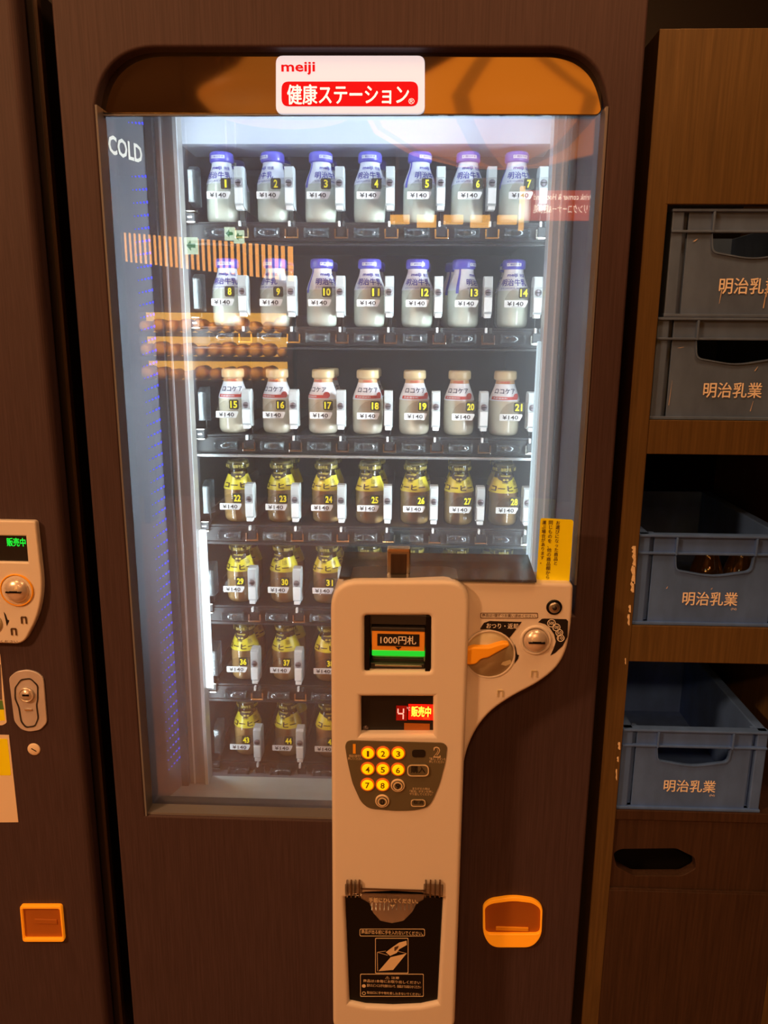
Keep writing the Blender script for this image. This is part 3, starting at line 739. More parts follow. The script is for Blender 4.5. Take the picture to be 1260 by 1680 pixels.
for t_, x, y, r in (('500', 904.8, 1022.4, 7), ('100', 912.7, 1029.2, 6.6), ('50', 917.6, 1038, 6.2), ('10', 919.8, 1046.8, 6.2)):
    b.plate([pcirc(x, y, r, WY, 20), pcirc(x, y, r-1.1, WY, 20)], WY-.0006, WY, 'whiteprint'); hw = r*.62
    b.ptext(t_, x-hw, y-2.6, x+hw, y+2.6, WY-.0004, 'whiteprint', .01)
b.build('coin_notices', panel)
b = MB(); c, r = dial_c, dial_r
b.lathe_y(c.x, c.z, [(r*1.0, YW-.0005), (r*.985, YW+.004), (r*.95, YW+.012)], 'dialcream', 36)
b.plate([[(c.x+r*math.cos(a)*s_, c.z+r*math.sin(a)*s_) for a in [i*2*PI/40 for i in range(40)] for s_ in (1.03,)], [(c.x+r*math.cos(a)*.97, c.z+r*math.sin(a)*.97) for a in [i*2*PI/40 for i in range(40)]]], YW-.0016, YW+.002, 'housing', .0004)
b.plate([P2([(825, 1086), (838, 1082), (839, 1088), (830, 1092), (822, 1090)], YW)], YW-.001, YW+.012, 'dialcream')
b.build('return_dial', panel)
b = MB(); b.plate([rounded(P2([(760.5, 1081), (764, 1066), (775, 1060.5), (801, 1061), (816, 1056), (826, 1053.5), (834.5, 1054.5), (836, 1058.5), (826, 1064), (813, 1071), (801, 1078), (790, 1080), (781, 1088.5), (769, 1090), (761, 1086.5)], YW-.008), .003, 3)], YW-.012, YW+.010, 'orange', .003)
b.build('return_lever', panel)
b = MB(); c = W(878.8, 1050, YW); r = prad(879, 1050, 26, YW); rd = prad(879, 1050, 20.5, YW)
b.lathe_y(c.x, c.z, [(r, YW+.001), (r*.98, YW-.0022), (r*.90, YW-.003), (rd, YW-.0012), (rd*.98, YW+.002)], 'housing', 36)
b.lathe_y(c.x, c.z, [(rd, YW), (rd*.96, YW-.004), (rd*.80, YW-.008), (rd*.5, YW-.011), (rd*.2, YW-.0122), (0.0003, YW-.0124)], 'dome', 32)
b.box(c.x-.0125, c.x+.0125, YW-.0135, YW-.002, c.z-.0012, c.z+.0012, 'black'); b.box(c.x-.0065, c.x+.0065, YW-.0135, YW-.002, c.z+.0010, c.z+.0022, 'black')
b.build('coin_slot', panel)
b = MB(); c = W(909, 996, YW); r = prad(909, 996, 13, YW)
b.lathe_y(c.x, c.z, [(r, YW), (r, YW-.0015), (r*.85, YW-.002)], 'black', 24); b.lathe_y(c.x, c.z, [(r*.72, YW), (r*.70, YW-.004), (r*.55, YW-.005)], 'steel', 24); b.lathe_y(c.x, c.z, [(r*.3, YW), (r*.3, YW-.0056)], 'darkgrey', 14)
b.build('cylinder_lock', panel)
def clip(px, py, parent, Y, m='brownprint', wpx=10, hpx=12):
    b = MB(); c = W(px, py, Y); k = prad(px, py, 1, Y); w_, h_ = wpx*k/2, hpx*k/2; t = 1.7*k
    b.box(c.x-w_, c.x-w_+t, Y-.002, Y+.001, c.z-h_, c.z+h_-t*.6, m); b.box(c.x+w_-t, c.x+w_, Y-.002, Y+.001, c.z-h_, c.z+h_-t*.6, m); b.box(c.x-w_+t*.5, c.x+w_-t*.5, Y-.002, Y+.001, c.z+h_-t, c.z+h_, m)
    return b.build('wire_clip', parent)
clip(876, 1105, panel, YW, 'dialcream'); clip(820.5, 1137, panel, YW, 'dialcream')
# delivery port
b = MB(); py_ = YC+.05
b.pbox(555, 1440, 735, 1660, py_, py_+.004, 'black'); b.build('port_back', panel)
b = MB(); FY = YC+.008
def flapz(px, py): return W(px, py, FY)
b.plate([P2([(567, 1474), (600, 1467), (645, 1466), (692, 1468), (725, 1475), (717, 1644), (690, 1649), (645, 1651), (600, 1649), (574, 1644)], FY)], FY, FY+.004, 'black', .001)
LY = FY-.0005
q = PR(rect(590, 1524, 697, 1536), LY, .003); outline(b, q, .0009, LY-.0002, LY+.0003, 'beigeprint'); b.ptext('商品が出る前に手を入れないでください。', 593, 1526.5, 694, 1533.5, LY-.0002, 'beigeprint', .01)
q = PR(rect(615.5, 1539, 670, 1597), LY, .002); outline(b, q, .0010, LY-.0002, LY+.0003, 'beigeprint')
def pol(mb, pts, m, off=0.0): mb.add([W(x, y, LY) + Vector((0, -off, 0)) for x, y in pts], [tuple(range(len(pts)))], M[m])
pol(b, [(621, 1593), (641, 1570), (667, 1564), (645, 1591)], 'beigeprint', .0004)
pol(b, [(642, 1555), (655, 1546), (667, 1543), (667.5, 1550), (655, 1557), (651, 1563), (640, 1568), (633, 1562)], 'beigeprint', .0004)
pol(b, [(647, 1553.5), (654, 1551), (653, 1555), (648, 1560), (647, 1559)], 'brownprint', .0008)
for p, q in (((619, 1562), (633, 1560)), ((619, 1562), (619.5, 1593)), ((619, 1562), (636, 1567)), ((651, 1560), (667, 1564))):
    A, B_ = W(*p, LY), W(*q, LY); d = (B_-A).normalized(); n_ = Vector((-d.z, 0, d.x))*.0004; o_ = Vector((0, -.0003, 0))
    b.add([A+n_+o_, B_+n_+o_, B_-n_+o_, A-n_+o_], [(0, 1, 2, 3)], M['beigeprint'])
q = PR(rect(591, 1598, 695, 1635), LY, .002); outline(b, q, .0009, LY-.0002, LY+.0003, 'beigeprint')
for t_, r in (('⚠ 注意', (632, 1602, 655, 1606.5)), ('商品は1本毎にお取り出しください', (596, 1608, 690, 1613)), ('割れたビンには手を触れないで、係員までお知らせください', (602, 1615.5, 691, 1620.5)), ('取出口に手や物を差し込まないでください', (602, 1627.5, 690, 1632))): b.ptext(t_, *r, LY-.0003, 'beigeprint', .008)
b.plate([pcirc(597, 1617.5, 3.2, LY, 14)], LY-.0004, LY, 'beigeprint'); b.plate([pcirc(597, 1629.5, 3.2, LY, 14), pcirc(597, 1629.5, 2.3, LY, 14)], LY-.0004, LY, 'beigeprint')
b.build('delivery_flap', panel)
b = MB(); HY = YC+.003
b.plate([P2([(590, 1466), (696, 1468), (695, 1476), (684, 1482), (676, 1497), (662, 1511), (643, 1515), (624, 1511), (612, 1498), (606, 1482), (592, 1474)], HY)], HY, HY+.002, 'flap', .0006)
b.ptext('手前にひいてください。', 605, 1473.5, 686, 1481.5, HY-.0006, 'beigeprint', .015)
b.add([W(640, 1484, HY)+Vector((0, -.0006, 0)), W(648, 1484, HY)+Vector((0, -.0006, 0)), W(644, 1489, HY)+Vector((0, -.0006, 0))], [(0, 1, 2)], M['beigeprint'])
for k in range(11):
    x = 609+k*6.8
    b.pbox(x, 1486+abs(k-5)*.2, x+1.6, 1493, HY-.003, HY+.001, 'bracket')
b.pbox(592, 1459.5, 698, 1461.5, HY-.006, HY-.004, 'brownprint'); b.build('flap_grip', panel)
for xa, xb in ((566, 594), (695, 727)):
    b = MB(); b.pbox(xa, 1452, xb, 1470, YC-.004, YC-.001, 'flap', .001)
    for k in range(4):
        x = xa+2+k*(xb-xa-4)/3.6; b.pbox(x, 1447, x+2.6, 1473, YC-.007, YC-.001, 'brownprint' if k % 2 else 'flap', .0005)
    b.build('flap_hinge', panel)
# coin return cup on the door
def coin_cup(px0, py0, px1, py1, Y, parent, arch=True):
    b = MB(); w_, h_ = px1-px0, py1-py0
    if arch:
        o_ = [(px0, py0+.18*h_), (px0+.12*w_, py0+.07*h_), (px0+.5*w_, py0), (px0+.86*w_, py0+.06*h_), (px1, py0+.2*h_), (px1-.02*w_, py0+.78*h_), (px1-.18*w_, py1), (px0+.14*w_, py1), (px0, py0+.75*h_)]
        i_ = [(px0+3, py0+.22*h_), (px0+.14*w_, py0+.14*h_), (px0+.5*w_, py0+.085*h_), (px0+.84*w_, py0+.13*h_), (px1-3, py0+.25*h_), (px1-4, py0+.74*h_), (px0+4, py0+.74*h_)]
    else:
        o_ = [(px0, py0), (px1-5, py0), (px1, py1), (px0+5, py1)]; i_ = [(px0+3, py0+5), (px1-8, py0+5), (px1-3, py1-5), (px0+7, py1-5)]
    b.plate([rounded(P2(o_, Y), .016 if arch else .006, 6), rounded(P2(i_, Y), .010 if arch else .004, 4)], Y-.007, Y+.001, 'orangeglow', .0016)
    cup = b.build('coin_return_cup', parent)
    b = MB(); b.plate([rounded(P2(i_, Y), .010 if arch else .004, 4)], Y-.0012, Y-.0004, 'orangedark')
    if arch: b.pbox(px0+.22*w_, py0+.66*h_, px0+.77*w_, py0+.73*h_, Y-.004, Y-.001, 'orange', .001)
    else: b.pbox(px0+.3*w_, py0+.45*h_, px0+.8*w_, py0+.58*h_, Y-.003, Y-.001, 'orangedark', .001)
    b.build('cup_flap', cup); return cup
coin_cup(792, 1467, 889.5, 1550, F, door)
# yellow notice stuck to the glass above the panel
b = MB(); NY = YW+.016
b.plate([PR([(887, 850), (941, 853), (934, 955), (880, 952)], NY, .004)], NY, NY+.0012, 'yellow')
NT = NY-.0004
for t_, (x0, y0, x1, y1) in (('お\n選\nび\nに\nな\nっ\nた\n商\n品\nと', (912, 854.5, 919, 927)), ('同\nじ\nも\nの\nを\n、\n他\nの\n商\n品\n棚\nか\nら', (900, 854, 907.5, 950)), ('運\nぶ\n場\n合\nが\nあ\nり\nま\nす\n。', (889.5, 854, 896.5, 925))):
    vs, fs, _ = text_geo(t_, .02, 0, 1.0)
    a0, a1 = W(x0, y0, NT), W(x1, y0, NT); c0 = W(x0-3, y1, NT)
    b.add([Vector((a0.x+u*(a1.x-a0.x), NT-q, c0.z+v*(a0.z-c0.z))) for u, v, q in vs], fs, M['brownprint'])
b.build('notice_sticker', vm, label='yellow sticker with dark vertical lettering')

# ------------------------------------------------------------------ the neighbouring machine, cut by the frame's edge
lm = empty('vending_machine', (-.98, 1.18, 0), 'dark brown vending machine with a green-lit coin panel, cut off beside the milk machine', 'vending machine')
lm_off = Vector((-.98, 1.18, 0))
def lbuild(b, name, parent=None, **k):
    o = b.build(name, parent or lm, **k)
    if parent is None: o.location = -lm_off
    return o
b = MB(); b.box(-1.38, -.545, 1.215, 2.0, .03, TOPZ, 'side', .004); b.box(-.547, -.541, 1.212, 1.225, .03, TOPZ, 'drawerwood', .001); lbuild(b, 'cabinet_body')
b = MB(); b.plate([[(-1.385, .08), (-.556, .08), (-.556, TOPZ), (-1.385, TOPZ)]], F-.004, 1.215, 'door', .012, 5); ldoor = lbuild(b, 'door')
for (x, y) in ((-1.33, 1.26), (-.60, 1.26), (-1.33, 1.95), (-.60, 1.95)): lbuild(MB().lathe_z([(.02, 0), (.02, .012), (.011, .014), (.011, .032)], 'steel', x, y, 14), 'foot')
LF = F-.004; LP = LF-.012
b = MB(); scr = PR([(-90, 878), (42, 880), (45.5, 922.5), (-90, 920)], LP)
b.plate([rounded(P2([(-130, 852), (58, 855), (70, 965), (62, 1012), (38, 1057), (-130, 1050)], LP), [.004, .006, .03, .03, .015, .004], 6), scr], LP, LF+.001, 'housing', .003)
lpan = lbuild(b, 'coin_panel')
sy = LP+.006
b = MB(); b.pbox(-95, 872, 50, 928, sy, sy+.004, 'blackprint'); b.ptext('販売中', 11, 882.5, 42, 896.5, sy-.0006, 'green_led', .03); b.build('status_display', lpan)
b = MB(); c = W(28, 968, LP); r = prad(28, 968, 27.5, LP); rd = prad(28, 968, 20.5, LP)
b.lathe_y(c.x, c.z, [(r, LP+.001), (r*.99, LP-.002), (r*.92, LP-.0026), (r*.90, LP-.001)], 'orange', 32, cap=False)
b.lathe_y(c.x, c.z, [(r*.93, LP), (r*.90, LP-.0016), (rd, LP-.0014)], 'housing', 32)
b.lathe_y(c.x, c.z, [(rd, LP), (rd*.96, LP-.004), (rd*.80, LP-.008), (rd*.5, LP-.011), (rd*.2, LP-.0122), (0.0003, LP-.0124)], 'dome', 32)
b.box(c.x-.0125, c.x+.0125, LP-.0135, LP-.002, c.z-.0010, c.z+.0012, 'black'); b.box(c.x-.006, c.x+.006, LP-.0135, LP-.002, c.z+.0010, c.z+.0022, 'black')
b.build('coin_slot', lpan)
clip(39.5, 1017, lpan, LP, 'brownprint', 9, 12); clip(23, 1036, lpan, LP, 'brownprint', 9, 12)
b = MB(); b.plate([P2([(6, 1004), (9, 1008), (12, 1017), (15, 1018), (11, 1027), (9, 1017)], LP-.0006)], LP-.0006, LP+.0004, 'blackprint'); b.ptext('お確かめください。', -30, 1050, 32, 1054, LP-.0006, 'brownprint')
c = W(-14, 1022, LP); b.lathe_y(c.x, c.z, [(prad(0, 1022, 18, LP), LP), (prad(0, 1022, 17.5, LP), LP-.002)], 'dialcream', 28)
b.build('panel_markings', lpan)
b = MB(); LK = LF-.003
b.plate([rounded(P2([(14, 1112), (26, 1102), (44, 1099), (60, 1103), (71, 1112), (77, 1186), (66, 1198), (48, 1201), (34, 1197), (23, 1184)], LK), .006, 3)], LK, LF+.001, 'lockplate', .0014)
b.plate([rounded(P2([(24, 1128), (34, 1114), (50, 1112), (63, 1124), (63, 1148), (61, 1156), (64, 1178), (58, 1192), (42, 1194), (34, 1184), (30, 1160), (24, 1146)], LK), .004, 3), rounded(P2([(26, 1128), (35, 1116), (50, 1114), (61, 1125), (61, 1148), (59, 1156), (62, 1178), (57, 1190), (43, 1192), (36, 1183), (32, 1160), (26, 1146)], LK), .004, 3)], LK-.001, LK+.0005, 'darkgrey')
c = W(44, 1139, LK); k = prad(44, 1139, 1, LK)
b.lathe_y(c.x, c.z, [(12.5*k, LK), (12.5*k, LK-.004), (10.5*k, LK-.005), (10*k, LK-.0035)], 'dome', 24); b.lathe_y(c.x, c.z, [(9.6*k, LK), (9.6*k, LK-.004)], 'dome', 20)
b.box(c.x-5.5*k, c.x+5.5*k, LK-.0048, LK-.003, c.z-1.6*k, c.z+1.6*k, 'black'); c = W(47, 1164, LK); b.box(c.x-6*k, c.x+6*k, LK-.0022, LK, c.z-1.5*k, c.z+1.5*k, 'chrome', .0006)
b.build('lock_plate', ldoor)
b = MB(); c = W(56, 1229, LF); k = prad(56, 1229, 1, LF); b.lathe_y(c.x, c.z, [(10.5*k, LF+.001), (10.5*k, LF-.001), (9*k, LF-.002)], 'stickerwhite', 20)
b.add([(c.x+u*k, LF-.0024, c.z+v*k) for u, v in ((-4, 1.5), (-3, 3), (5, -2), (4, -3.5))], [(0, 1, 2, 3)], M['black']); b.build('slotted_plug', ldoor)
b = MB(); S = LF-.0008
b.plate([PR([(-90, 1070), (0, 1072), (11, 1186), (4, 1190), (-90, 1190)], S, .003)], S, LF, 'stickerwhite'); b.plate([PR([(-90, 1148), (4, 1149), (6.5, 1164), (-90, 1164)], S)], S-.0003, S, 'stickergreen'); b.plate([PR([(-90, 1164), (6.5, 1164), (8.5, 1182), (-90, 1182)], S)], S-.0003, S, 'yellow'); b.plate([PR([(-90, 1090), (1, 1090), (3.6, 1148), (-90, 1148)], S)], S-.0003, S, 'screw')
b.build('sticker', ldoor, label='white-edged sticker with green and yellow bands')
b = MB(); b.plate([PR([(-90, 1204), (14.5, 1206), (30, 1349), (-90, 1350)], S)], S, LF, 'stickerwhite'); b.plate([PR([(-90, 1211), (12, 1212), (18.5, 1272), (-90, 1272)], S, .003)], S-.0003, S, 'yellow')
b.build('sticker', ldoor, label='yellow and beige rectangular sticker')
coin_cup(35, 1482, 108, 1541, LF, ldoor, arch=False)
for ch in (ldoor,): pass

# ------------------------------------------------------------------ crate cabinet
CX0, CX1, CI0, CI1, CY = .337, .70, .3685, .668, 1.20
CT = 1.835
cab = empty('shelf_cabinet', (CX0, CY, 0), 'brown wooden open-fronted cabinet holding bottle crates, peeling at one edge', 'cabinet')
def cb(b, name, parent=None, **k):
    o = b.build(name, parent or cab, **k)
    if parent is None: o.location = -Vector((CX0, CY, 0))
    return o
def zc(py, px=1150): return W(px, py, CY).z
Z = {k: zc(k) for k in (335, 690, 746, 1029, 1088, 1334, 1388, 1464)}
ls = MB().box(CX0, CI0, CY, CY+.5, 0, CT, 'shelfwood', .0012); ls = cb(ls, 'side_panel')
cb(MB().box(CI1, CX1, CY, CY+.5, 0, CT, 'shelfwood', .0012), 'side_panel')
cb(MB().box(CI0, CI1, CY+.48, CY+.5, 0, CT, 'cubby'), 'back_panel')
cb(MB().box(CI0-.004, CI1, CY-.0006, CY+.02, Z[335], CT, 'shelfwood', .001), 'top_panel')
for a, c_ in ((690, 746), (1029, 1088)): cb(MB().box(CI0, CI1, CY+.001, CY+.48, Z[c_], Z[a], 'shelfwood', .001), 'shelf_board')
cb(MB().box(CI0, CI1, CY+.002, CY+.48, Z[1334]-.018, Z[1334], 'drawerwood', .001), 'shelf_board')
b = MB(); DY = CY+.006
hl = rounded(P2([(1006, 1400), (1018, 1393), (1110, 1392), (1140, 1407), (1142, 1425), (1120, 1437), (1040, 1437), (1012, 1422)], DY), .006, 4)
b.plate([[(CI0, Z[1464]), (CI1, Z[1464]), (CI1, Z[1334]-.0195), (CI0, Z[1334]-.0195)], hl], DY, DY+.018, 'drawerwood', .0008)
dr = cb(b, 'drawer_front')
b = MB(); b.pbox(996, 1388, 1150, 1442, DY+.05, DY+.055, 'cubby'); b.build('finger_pull_back', dr); 
cb(MB().box(CI0, CI1, CY+.001, CY+.02, .02, Z[1464]-.002, 'drawerwood', .001), 'lower_panel')
cb(MB().box(CI0, CI1, DY-.004, DY, Z[1464]-.002, Z[1464]+.0012, 'drawerwood', .0004), 'edge_strip')
# worn veneer: chips of bare board along the stile's inner edge
for (x, y0, y1, w_) in ((1036, 896, 908, 7), (1037, 908, 930, 6), (1035, 928, 958, 7), (1034, 954, 972, 6), (1031, 993, 1005, 4), (1029, 1008, 1026, 4), (1025, 1080, 1090, 2), (1013.5, 1218, 1230, 4), (1012, 1242, 1250, 3), (1010, 1262, 1280, 2.4)):
    b = MB(); h_ = y1-y0
    b.plate([P2([(x+w_*.3, y0), (x+w_, y0), (x+w_, y1), (x+w_*.55, y1), (x+w_*.1, y0+h_*.8), (x+w_*.4, y0+h_*.5), (x, y0+h_*.25)], CY-.0006)], CY-.0006, CY+.0006, 'chip')
    o = b.build('veneer_chip', ls)
def make_crate(zbase, m, nm, label, inkw=None, suffix=False):
    r = empty('milk_crate', (0, 0, 0), label, 'crate', 'bottle crates in the brown cabinet')
    x0, x1 = CI0+.0025, CI0+.2475; y0 = CY+.008; h = .1535; d = .36; r.location = ((x0+x1)/2, y0, zbase)
    X0, X1 = x0-(x0+x1)/2, x1-(x0+x1)/2
    b = MB()
    b.box(X0, X0+.018, 0, d, 0, h, m, .002); b.box(X1-.018, X1, 0, d, 0, h, m, .002)
    b.box(X0+.018, X1-.018, d-.006, d, 0, h, m); b.box(X0+.018, X1-.018, .003, d-.006, 0, .005, m); b.box(X0+.018, X0+.026, .012, .018, .005, h, m); b.box(X1-.026, X1-.018, .012, .018, .005, h, m)
    b.build('crate_shell', r)
    hw = .062; hz = h-.033
    hole_ = rounded([(-hw, hz), (-hw+.003, hz-.026), (0, hz-.036), (hw-.003, hz-.026), (hw, hz)], [.001, .008, .02, .008, .001], 4)
    b = MB(); b.plate([[(X0+.025, .004), (X1-.025, .004), (X1-.025, h-.003), (X0+.025, h-.003)], hole_], .002, .006, m, .0008); b.build('front_panel', r)
    b = MB(); b.box(X0-.001, X1+.001, -.004, .012, h-.004, h, m, .001); b.build('top_rim', r)
    MB().box(X0-.001, X1+.001, -.003, .010, 0, .005, m, .001).build('bottom_rim', r)
    MB().box(X0, X1, -.003, .004, hz, hz+.0035, m, .0008).build('horizontal_rib', r)
    for x in (-hw-.001, hw+.001): MB().box(x-.0015, x+.0015, -.005, .003, hz, h-.004, m, .0006).build('vertical_rib', r)
    b = MB(); lip = [(p[0]*1.03, p[1]-.0018) for p in hole_ if p[1] < hz-.0005]
    lp2 = [p for p in hole_ if p[1] < hz-.0005]
    b.plate([lip+lp2[::-1]], -.001, .004, m); b.build('handle_lip', r)
    b = MB(); tw = .0445; b.text('明治乳業', -tw, tw, .034, .0575, .0008, 'crateink', .022)
    if suffix: b.text('(N)', tw-.009, tw, .026, .031, .0008, 'crateink')
    b.build('lettering', r)
    return r
random.seed(3)
z2 = Z[690]+.0003
c2 = make_crate(z2, 'crategrey', 'a', 'grey bottle crate under another one, second from the top of the cabinet')
c1 = make_crate(z2+.1538, 'crategrey', 'b', 'grey bottle crate stacked highest, two pale scratches through its lettering')
c3 = make_crate(Z[1029]+.0003, 'crate', 'c', 'blue-grey crate in the middle bay with amber bottles showing through its handle', suffix=True)
c4 = make_crate(Z[1334]+.0003, 'crate', 'd', 'blue crate in the lowest bay, just above the oval finger pull', suffix=True)
c1.location.x += .008
def scratch(parent, x0, z0, x1, z1, w_):
    b = MB(); b.add([(x0-w_, .0006, z0), (x0+w_, .0006, z0), (x1+w_*.3, .0006, z1), (x1-w_*.3, .0006, z1)], [(0, 1, 2, 3)], M['scuff']); b.build('scratch', parent)
scratch(c1, -.040, .040, -.042, .020, .0008); scratch(c1, .026, .030, .030, .086, .0009); scratch(c1, .024, .014, .0265, .052, .0009)
scratch(c2, -.095, .022, -.093, .060, .0004); scratch(c2, .03, .014, .033, .03, .0006); scratch(c2, .030, .075, .034, .082, .0008); scratch(c2, -.088, .1085, -.080, .1100, .0022); scratch(c1, -.088, .1085, -.083, .1120, .0016)
scratch(c3, -.072, .062, -.070, .066, .0008); scratch(c3, -.0, .062, .002, .065, .0010)
for k, (x, lab) in enumerate(((1158, 'amber-lit empty bottle in the blue-grey crate, under the middle of the handle hole'), (1213, 'amber-lit empty bottle in the blue-grey crate, at one end of the handle hole'))):
    p = W(x, 940, CY+.07)
    r = empty('empty_bottle', (p.x, CY+.07, Z[1029]+.0056), lab, 'bottle', 'empty bottles in the crate')
    MB().lathe_z(prof([(q*.95, z) for q, z in BODY]+[(.66, .88), (.70, .90), (.70, .95), (.6, .97), (.5, .97)], .128), 'amber', n=24, cap=False).build('bottle_glass', r)

# ------------------------------------------------------------------ the hall behind the photographer, seen as reflections in the glass
def RP(px, py, D):
    p = W(px, py, 2*G+D); return Vector((p.x, -D, p.z))
for k, (x, y, z, p) in enumerate(DOWN):
    r = empty('ceiling_downlight', (x, y, 2.66), ['round warm downlight in the ceiling nearest the coin panel', 'round warm downlight in the ceiling behind the photographer', 'unseen round fill light added in the ceiling toward the neighbouring machine', 'unseen round fill light added in the ceiling farthest behind the photographer'][k], 'downlight', 'ceiling downlights')
    MB().lathe_z([(.21, 0), (.22, -.006), (.215, -.012), (.19, -.010), (.185, -.002)], 'darkgrey', n=24, cap=False).build('trim_ring', r)
    MB().lathe_z([(.185, -.002), (.18, -.005), (.001, -.006)], 'bulb', n=24).build('lens', r)
# big paper lamp
D = .55; c = RP(830, 110, D); 
r = empty('pendant_lamp', (c.x, c.y, 2.66), 'large orange paper pendant lamp with curved panels reflected in the header', 'lamp')
b = MB(); pr_ = [(.04, -.05), (.06, -.14), (.09, -.22), (.17, -.30), (.34, -.39), (.50, -.47), (.46, -.54), (.33, -.61), (.16, -.65), (.02, -.66)]
b.lathe_z(pr_, 'lampshade', n=40, cap=False); b.v = [(x, y*.35, z) for x, y, z in b.v]; b.build('lamp_shade', r)
for k in range(7):
    a = 2*PI*k/7; b = MB()
    for (r0, z0), (r1, z1) in zip(pr_, pr_[1:]):
        t = .10*(z0+.1); t1 = .10*(z1+.1)
        q = [((rr+.004)*math.sin(a+tt*3+dd/max(rr, .05)), -(rr+.004)*math.cos(a+tt*3+dd/max(rr, .05)), zz) for rr, zz, tt, dd in ((r0, z0, t, -.03), (r0, z0, t, .03), (r1, z1, t1, .03), (r1, z1, t1, -.03))]
        b.add(q, [(0, 1, 2, 3)], M['lampshade2'])
    b.v = [(x, y*.35, z) for x, y, z in b.v]; b.build('shade_rib', r)
MB().lathe_z([(.006, -.10), (.006, 0)], 'black', n=8).build('cord', r)
D = 1.1; c = RP(462, 166, D); q = RP(330, 160, D)
r = empty('pendant_lamp', (c.x, c.y, 2.66), 'wide shallow amber pendant lamp reflected beside the logo sign', 'lamp')
R_ = abs(q.x-c.x); zl_ = c.z-2.66
b = MB(); b.lathe_z([(.03, zl_+.24), (.10, zl_+.20), (R_*.55, zl_+.10), (R_*.9, zl_+.02), (R_, zl_), (R_*.9, zl_-.035), (R_*.3, zl_-.05), (.01, zl_-.05)], 'lampshade2', n=36, cap=False); b.build('lamp_shade', r)
MB().lathe_z([(.006, zl_+.24), (.006, 0)], 'black', n=8).build('cord', r)
# slatted wood; a glowing sheet is added behind it to light the gaps
D = 2.6; A, B_ = RP(172, 402, D), RP(470, 432, D-.9)
r = empty('slat_screen', (A.x, A.y, A.z), 'band of narrow wooden slats before an added glowing sheet, reflected in the glass', 'screen')
h_ = RP(172, 378, D).z-RP(172, 425, D).z
dvec = B_-A; n_sl = 34
nv = Vector((-dvec.y, dvec.x, 0)).normalized()
if nv.y > 0: nv = -nv
b = MB(); b.add([Vector(p)-A for p in (A+nv*.03-Vector((0, 0, h_/2)), B_+nv*.03-Vector((0, 0, h_/2)), B_+nv*.03+Vector((0, 0, h_/2)), A+nv*.03+Vector((0, 0, h_/2)))]+[Vector(p)-A for p in (A+nv*.05-Vector((0, 0, h_/2)), B_+nv*.05-Vector((0, 0, h_/2)), B_+nv*.05+Vector((0, 0, h_/2)), A+nv*.05+Vector((0, 0, h_/2)))], [(0, 1, 2, 3), (4, 5, 6, 7), (0, 1, 5, 4), (1, 2, 6, 5), (2, 3, 7, 6), (3, 0, 4, 7)], M['slatglow']); b.build('light_panel', r)
sl = MB().box(-.006, .006, -.006, .006, -h_/2-.01, h_/2+.01, 'slat').build('slat', r)
for k in range(n_sl):
    o = sl if k == 0 else sl.copy()
    if k: COL.objects.link(o); o.parent = r
    o.location = dvec*(k/(n_sl-1))
# exit signs
for k, (x, y, s_) in enumerate(((313, 403, 11), (376, 383, 8.5), (391, 388, 8.5))):
    D = 1.55-.08*k; c = RP(x, y, D); u = (RP(x+s_, y, D)-c).length
    r = empty('exit_sign', c, ['white hanging exit sign with a green arrow, lowest of the three', 'white exit sign with a green arrow, partly covered by its neighbour', 'white exit sign with a green arrow hung in front of another'][k], 'sign', 'exit signs')
    MB().box(-u, u, -.012-.004*k, -.004*k, -u*1.2, u*1.2, 'exitwhite', .002).build('sign_body', r)
    b = MB(); y_ = .001-.004*k
    b.add([(a_*u, y_+.0015, b_*u) for a_, b_ in ((-.7, 0), (0, .75), (0, .3), (.7, .3), (.7, -.3), (0, -.3), (0, -.75))], [tuple(range(7))], M['exitgreen']); b.build('arrow', r)
    MB().lathe_z([(.004, u*1.2), (.004, 2.66-c.z)], 'steel', n=8).build('hanger', r)
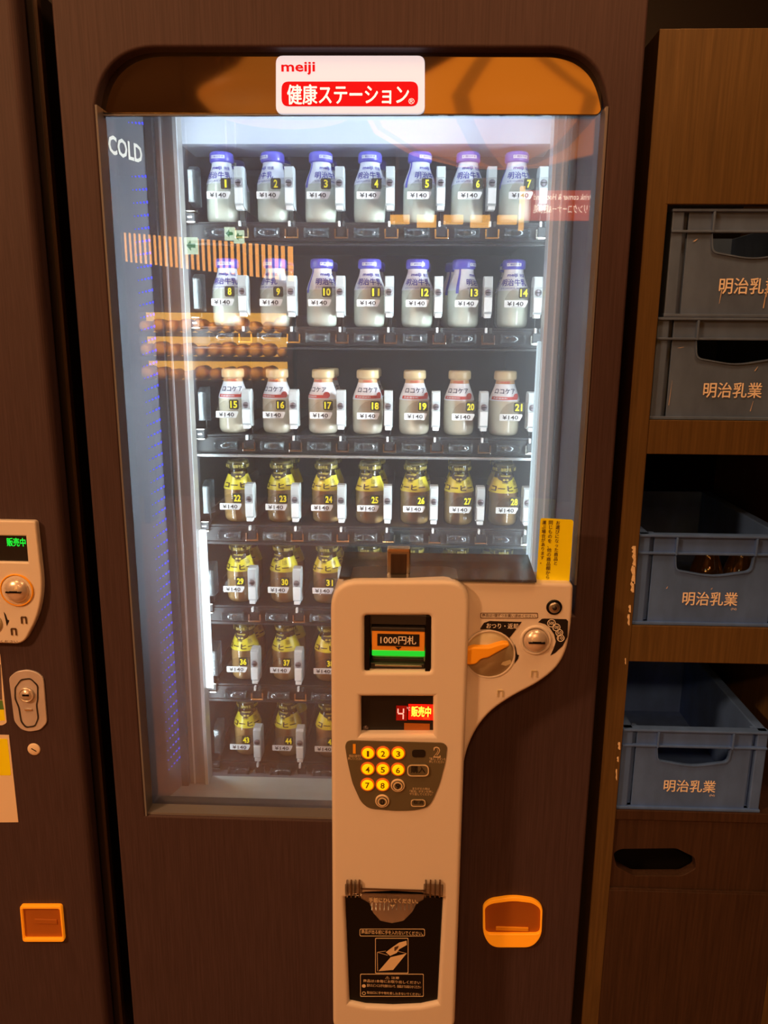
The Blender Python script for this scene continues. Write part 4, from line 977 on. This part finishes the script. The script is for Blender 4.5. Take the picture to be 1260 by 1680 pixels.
# amber shelf of log ends
D = 3.3; a0, a1 = RP(228, 505, D), RP(480, 625, D); zt_, zb2 = a0.z, a1.z
r = empty('display_shelf', ((a0.x+a1.x)/2, -D, 0), 'amber backlit shelf stacked with round log ends, reflected in the glass', 'shelf')
hw = abs(a1.x-a0.x)/2
MB().box(-hw, hw, -.10, -.08, zb2, zt_, 'backlit').build('light_panel', r)
for k in range(4): MB().box(-hw-.02, hw+.02, -.10, .12, zt_-(zt_-zb2)*k/3-.03, zt_-(zt_-zb2)*k/3, 'slat').build('shelf_board', r)
for s_ in (-1, 1): MB().box(s_*hw-.02, s_*hw+.02, -.10, .10, 0, zt_+.02, 'slat').build('upright', r)
for k in range(3):
    z0 = zt_-(zt_-zb2)*(k+1)/3
    for j in range(11):
        rr = .035+.022*random.random(); x = -hw+.06+j*(2*hw-.12)/10
        b = MB(); b.lathe_y(x, z0+rr, [(rr, -.06), (rr, .09), (rr*.8, .10)], 'bark', 14); b.lathe_y(x, z0+rr, [(rr*.78, .095), (rr*.7, .104)], 'logend', 14); b.build('log', r)
area('log_fill_lamp', ((a0.x+a1.x)/2, -D+.75, zt_+.25), (0, -1, -.55), 1.0, .1, 48.0, (1, .6, .24))  # unseen lamp added to brighten the log ends
# hall signs, read from the machines' side
D = 1.9; a0, a1 = RP(861, 332, D), RP(976, 330, D); z1_, z0_ = RP(920, 312, D).z, RP(920, 361, D).z
r = empty('hall_sign', ((a0.x+a1.x)/2, -D, (z0_+z1_)/2), 'red lit hanging sign with pale drink corner lettering, reflected in the glass', 'sign')
hx, hz_ = abs(a1.x-a0.x)/2, (z1_-z0_)/2
MB().box(-hx, hx, -.03, 0, -hz_, hz_, 'signred', .003).build('sign_body', r)
for x in (-hx-.012, hx+.012): MB().box(x-.012, x+.012, -.035, .004, -hz_-.05, hz_+.02, 'backlit').build('end_cap', r)
b = MB(); b.text('Drink corner & Hot stand', hx*.95, -hx*.75, hz_*.35, hz_*.75, .003, 'signtext', .01); b.text('ドリンクコーナー&軽食処', hx*.93, -hx*.75, -hz_*.55, hz_*.05, .003, 'signtext', .02); b.build('lettering', r)
MB().lathe_z([(.005, hz_), (.005, 2.66-(z0_+z1_)/2)], 'steel', n=8).build('hanger', r)
D = 2.3; a0, a1 = RP(640, 358, D), RP(855, 366, D)  # made-up glowing boxes added for an orange reflection in the glass
r = empty('orange_glow_boxes', ((a0.x+a1.x)/2, -D, a0.z), 'row of added amber light boxes standing in for orange patches reflected in the glass', 'light')
hx = abs(a1.x-a0.x)/2
for k in range(5): MB().box(-hx+k*hx*.41, -hx+k*hx*.41+hx*.30, -.03, 0, -.03-.018*(k % 2), .02, 'backlit', .004).build('light_box', r)
MB().box(-hx, hx, -.035, -.03, -.03, .05, 'slat').build('rail', r)
for x in (-hx*.9, hx*.9): MB().box(x-.01, x+.01, -.035, -.025, .05, 2.66-a0.z, 'slat').build('hanger', r)
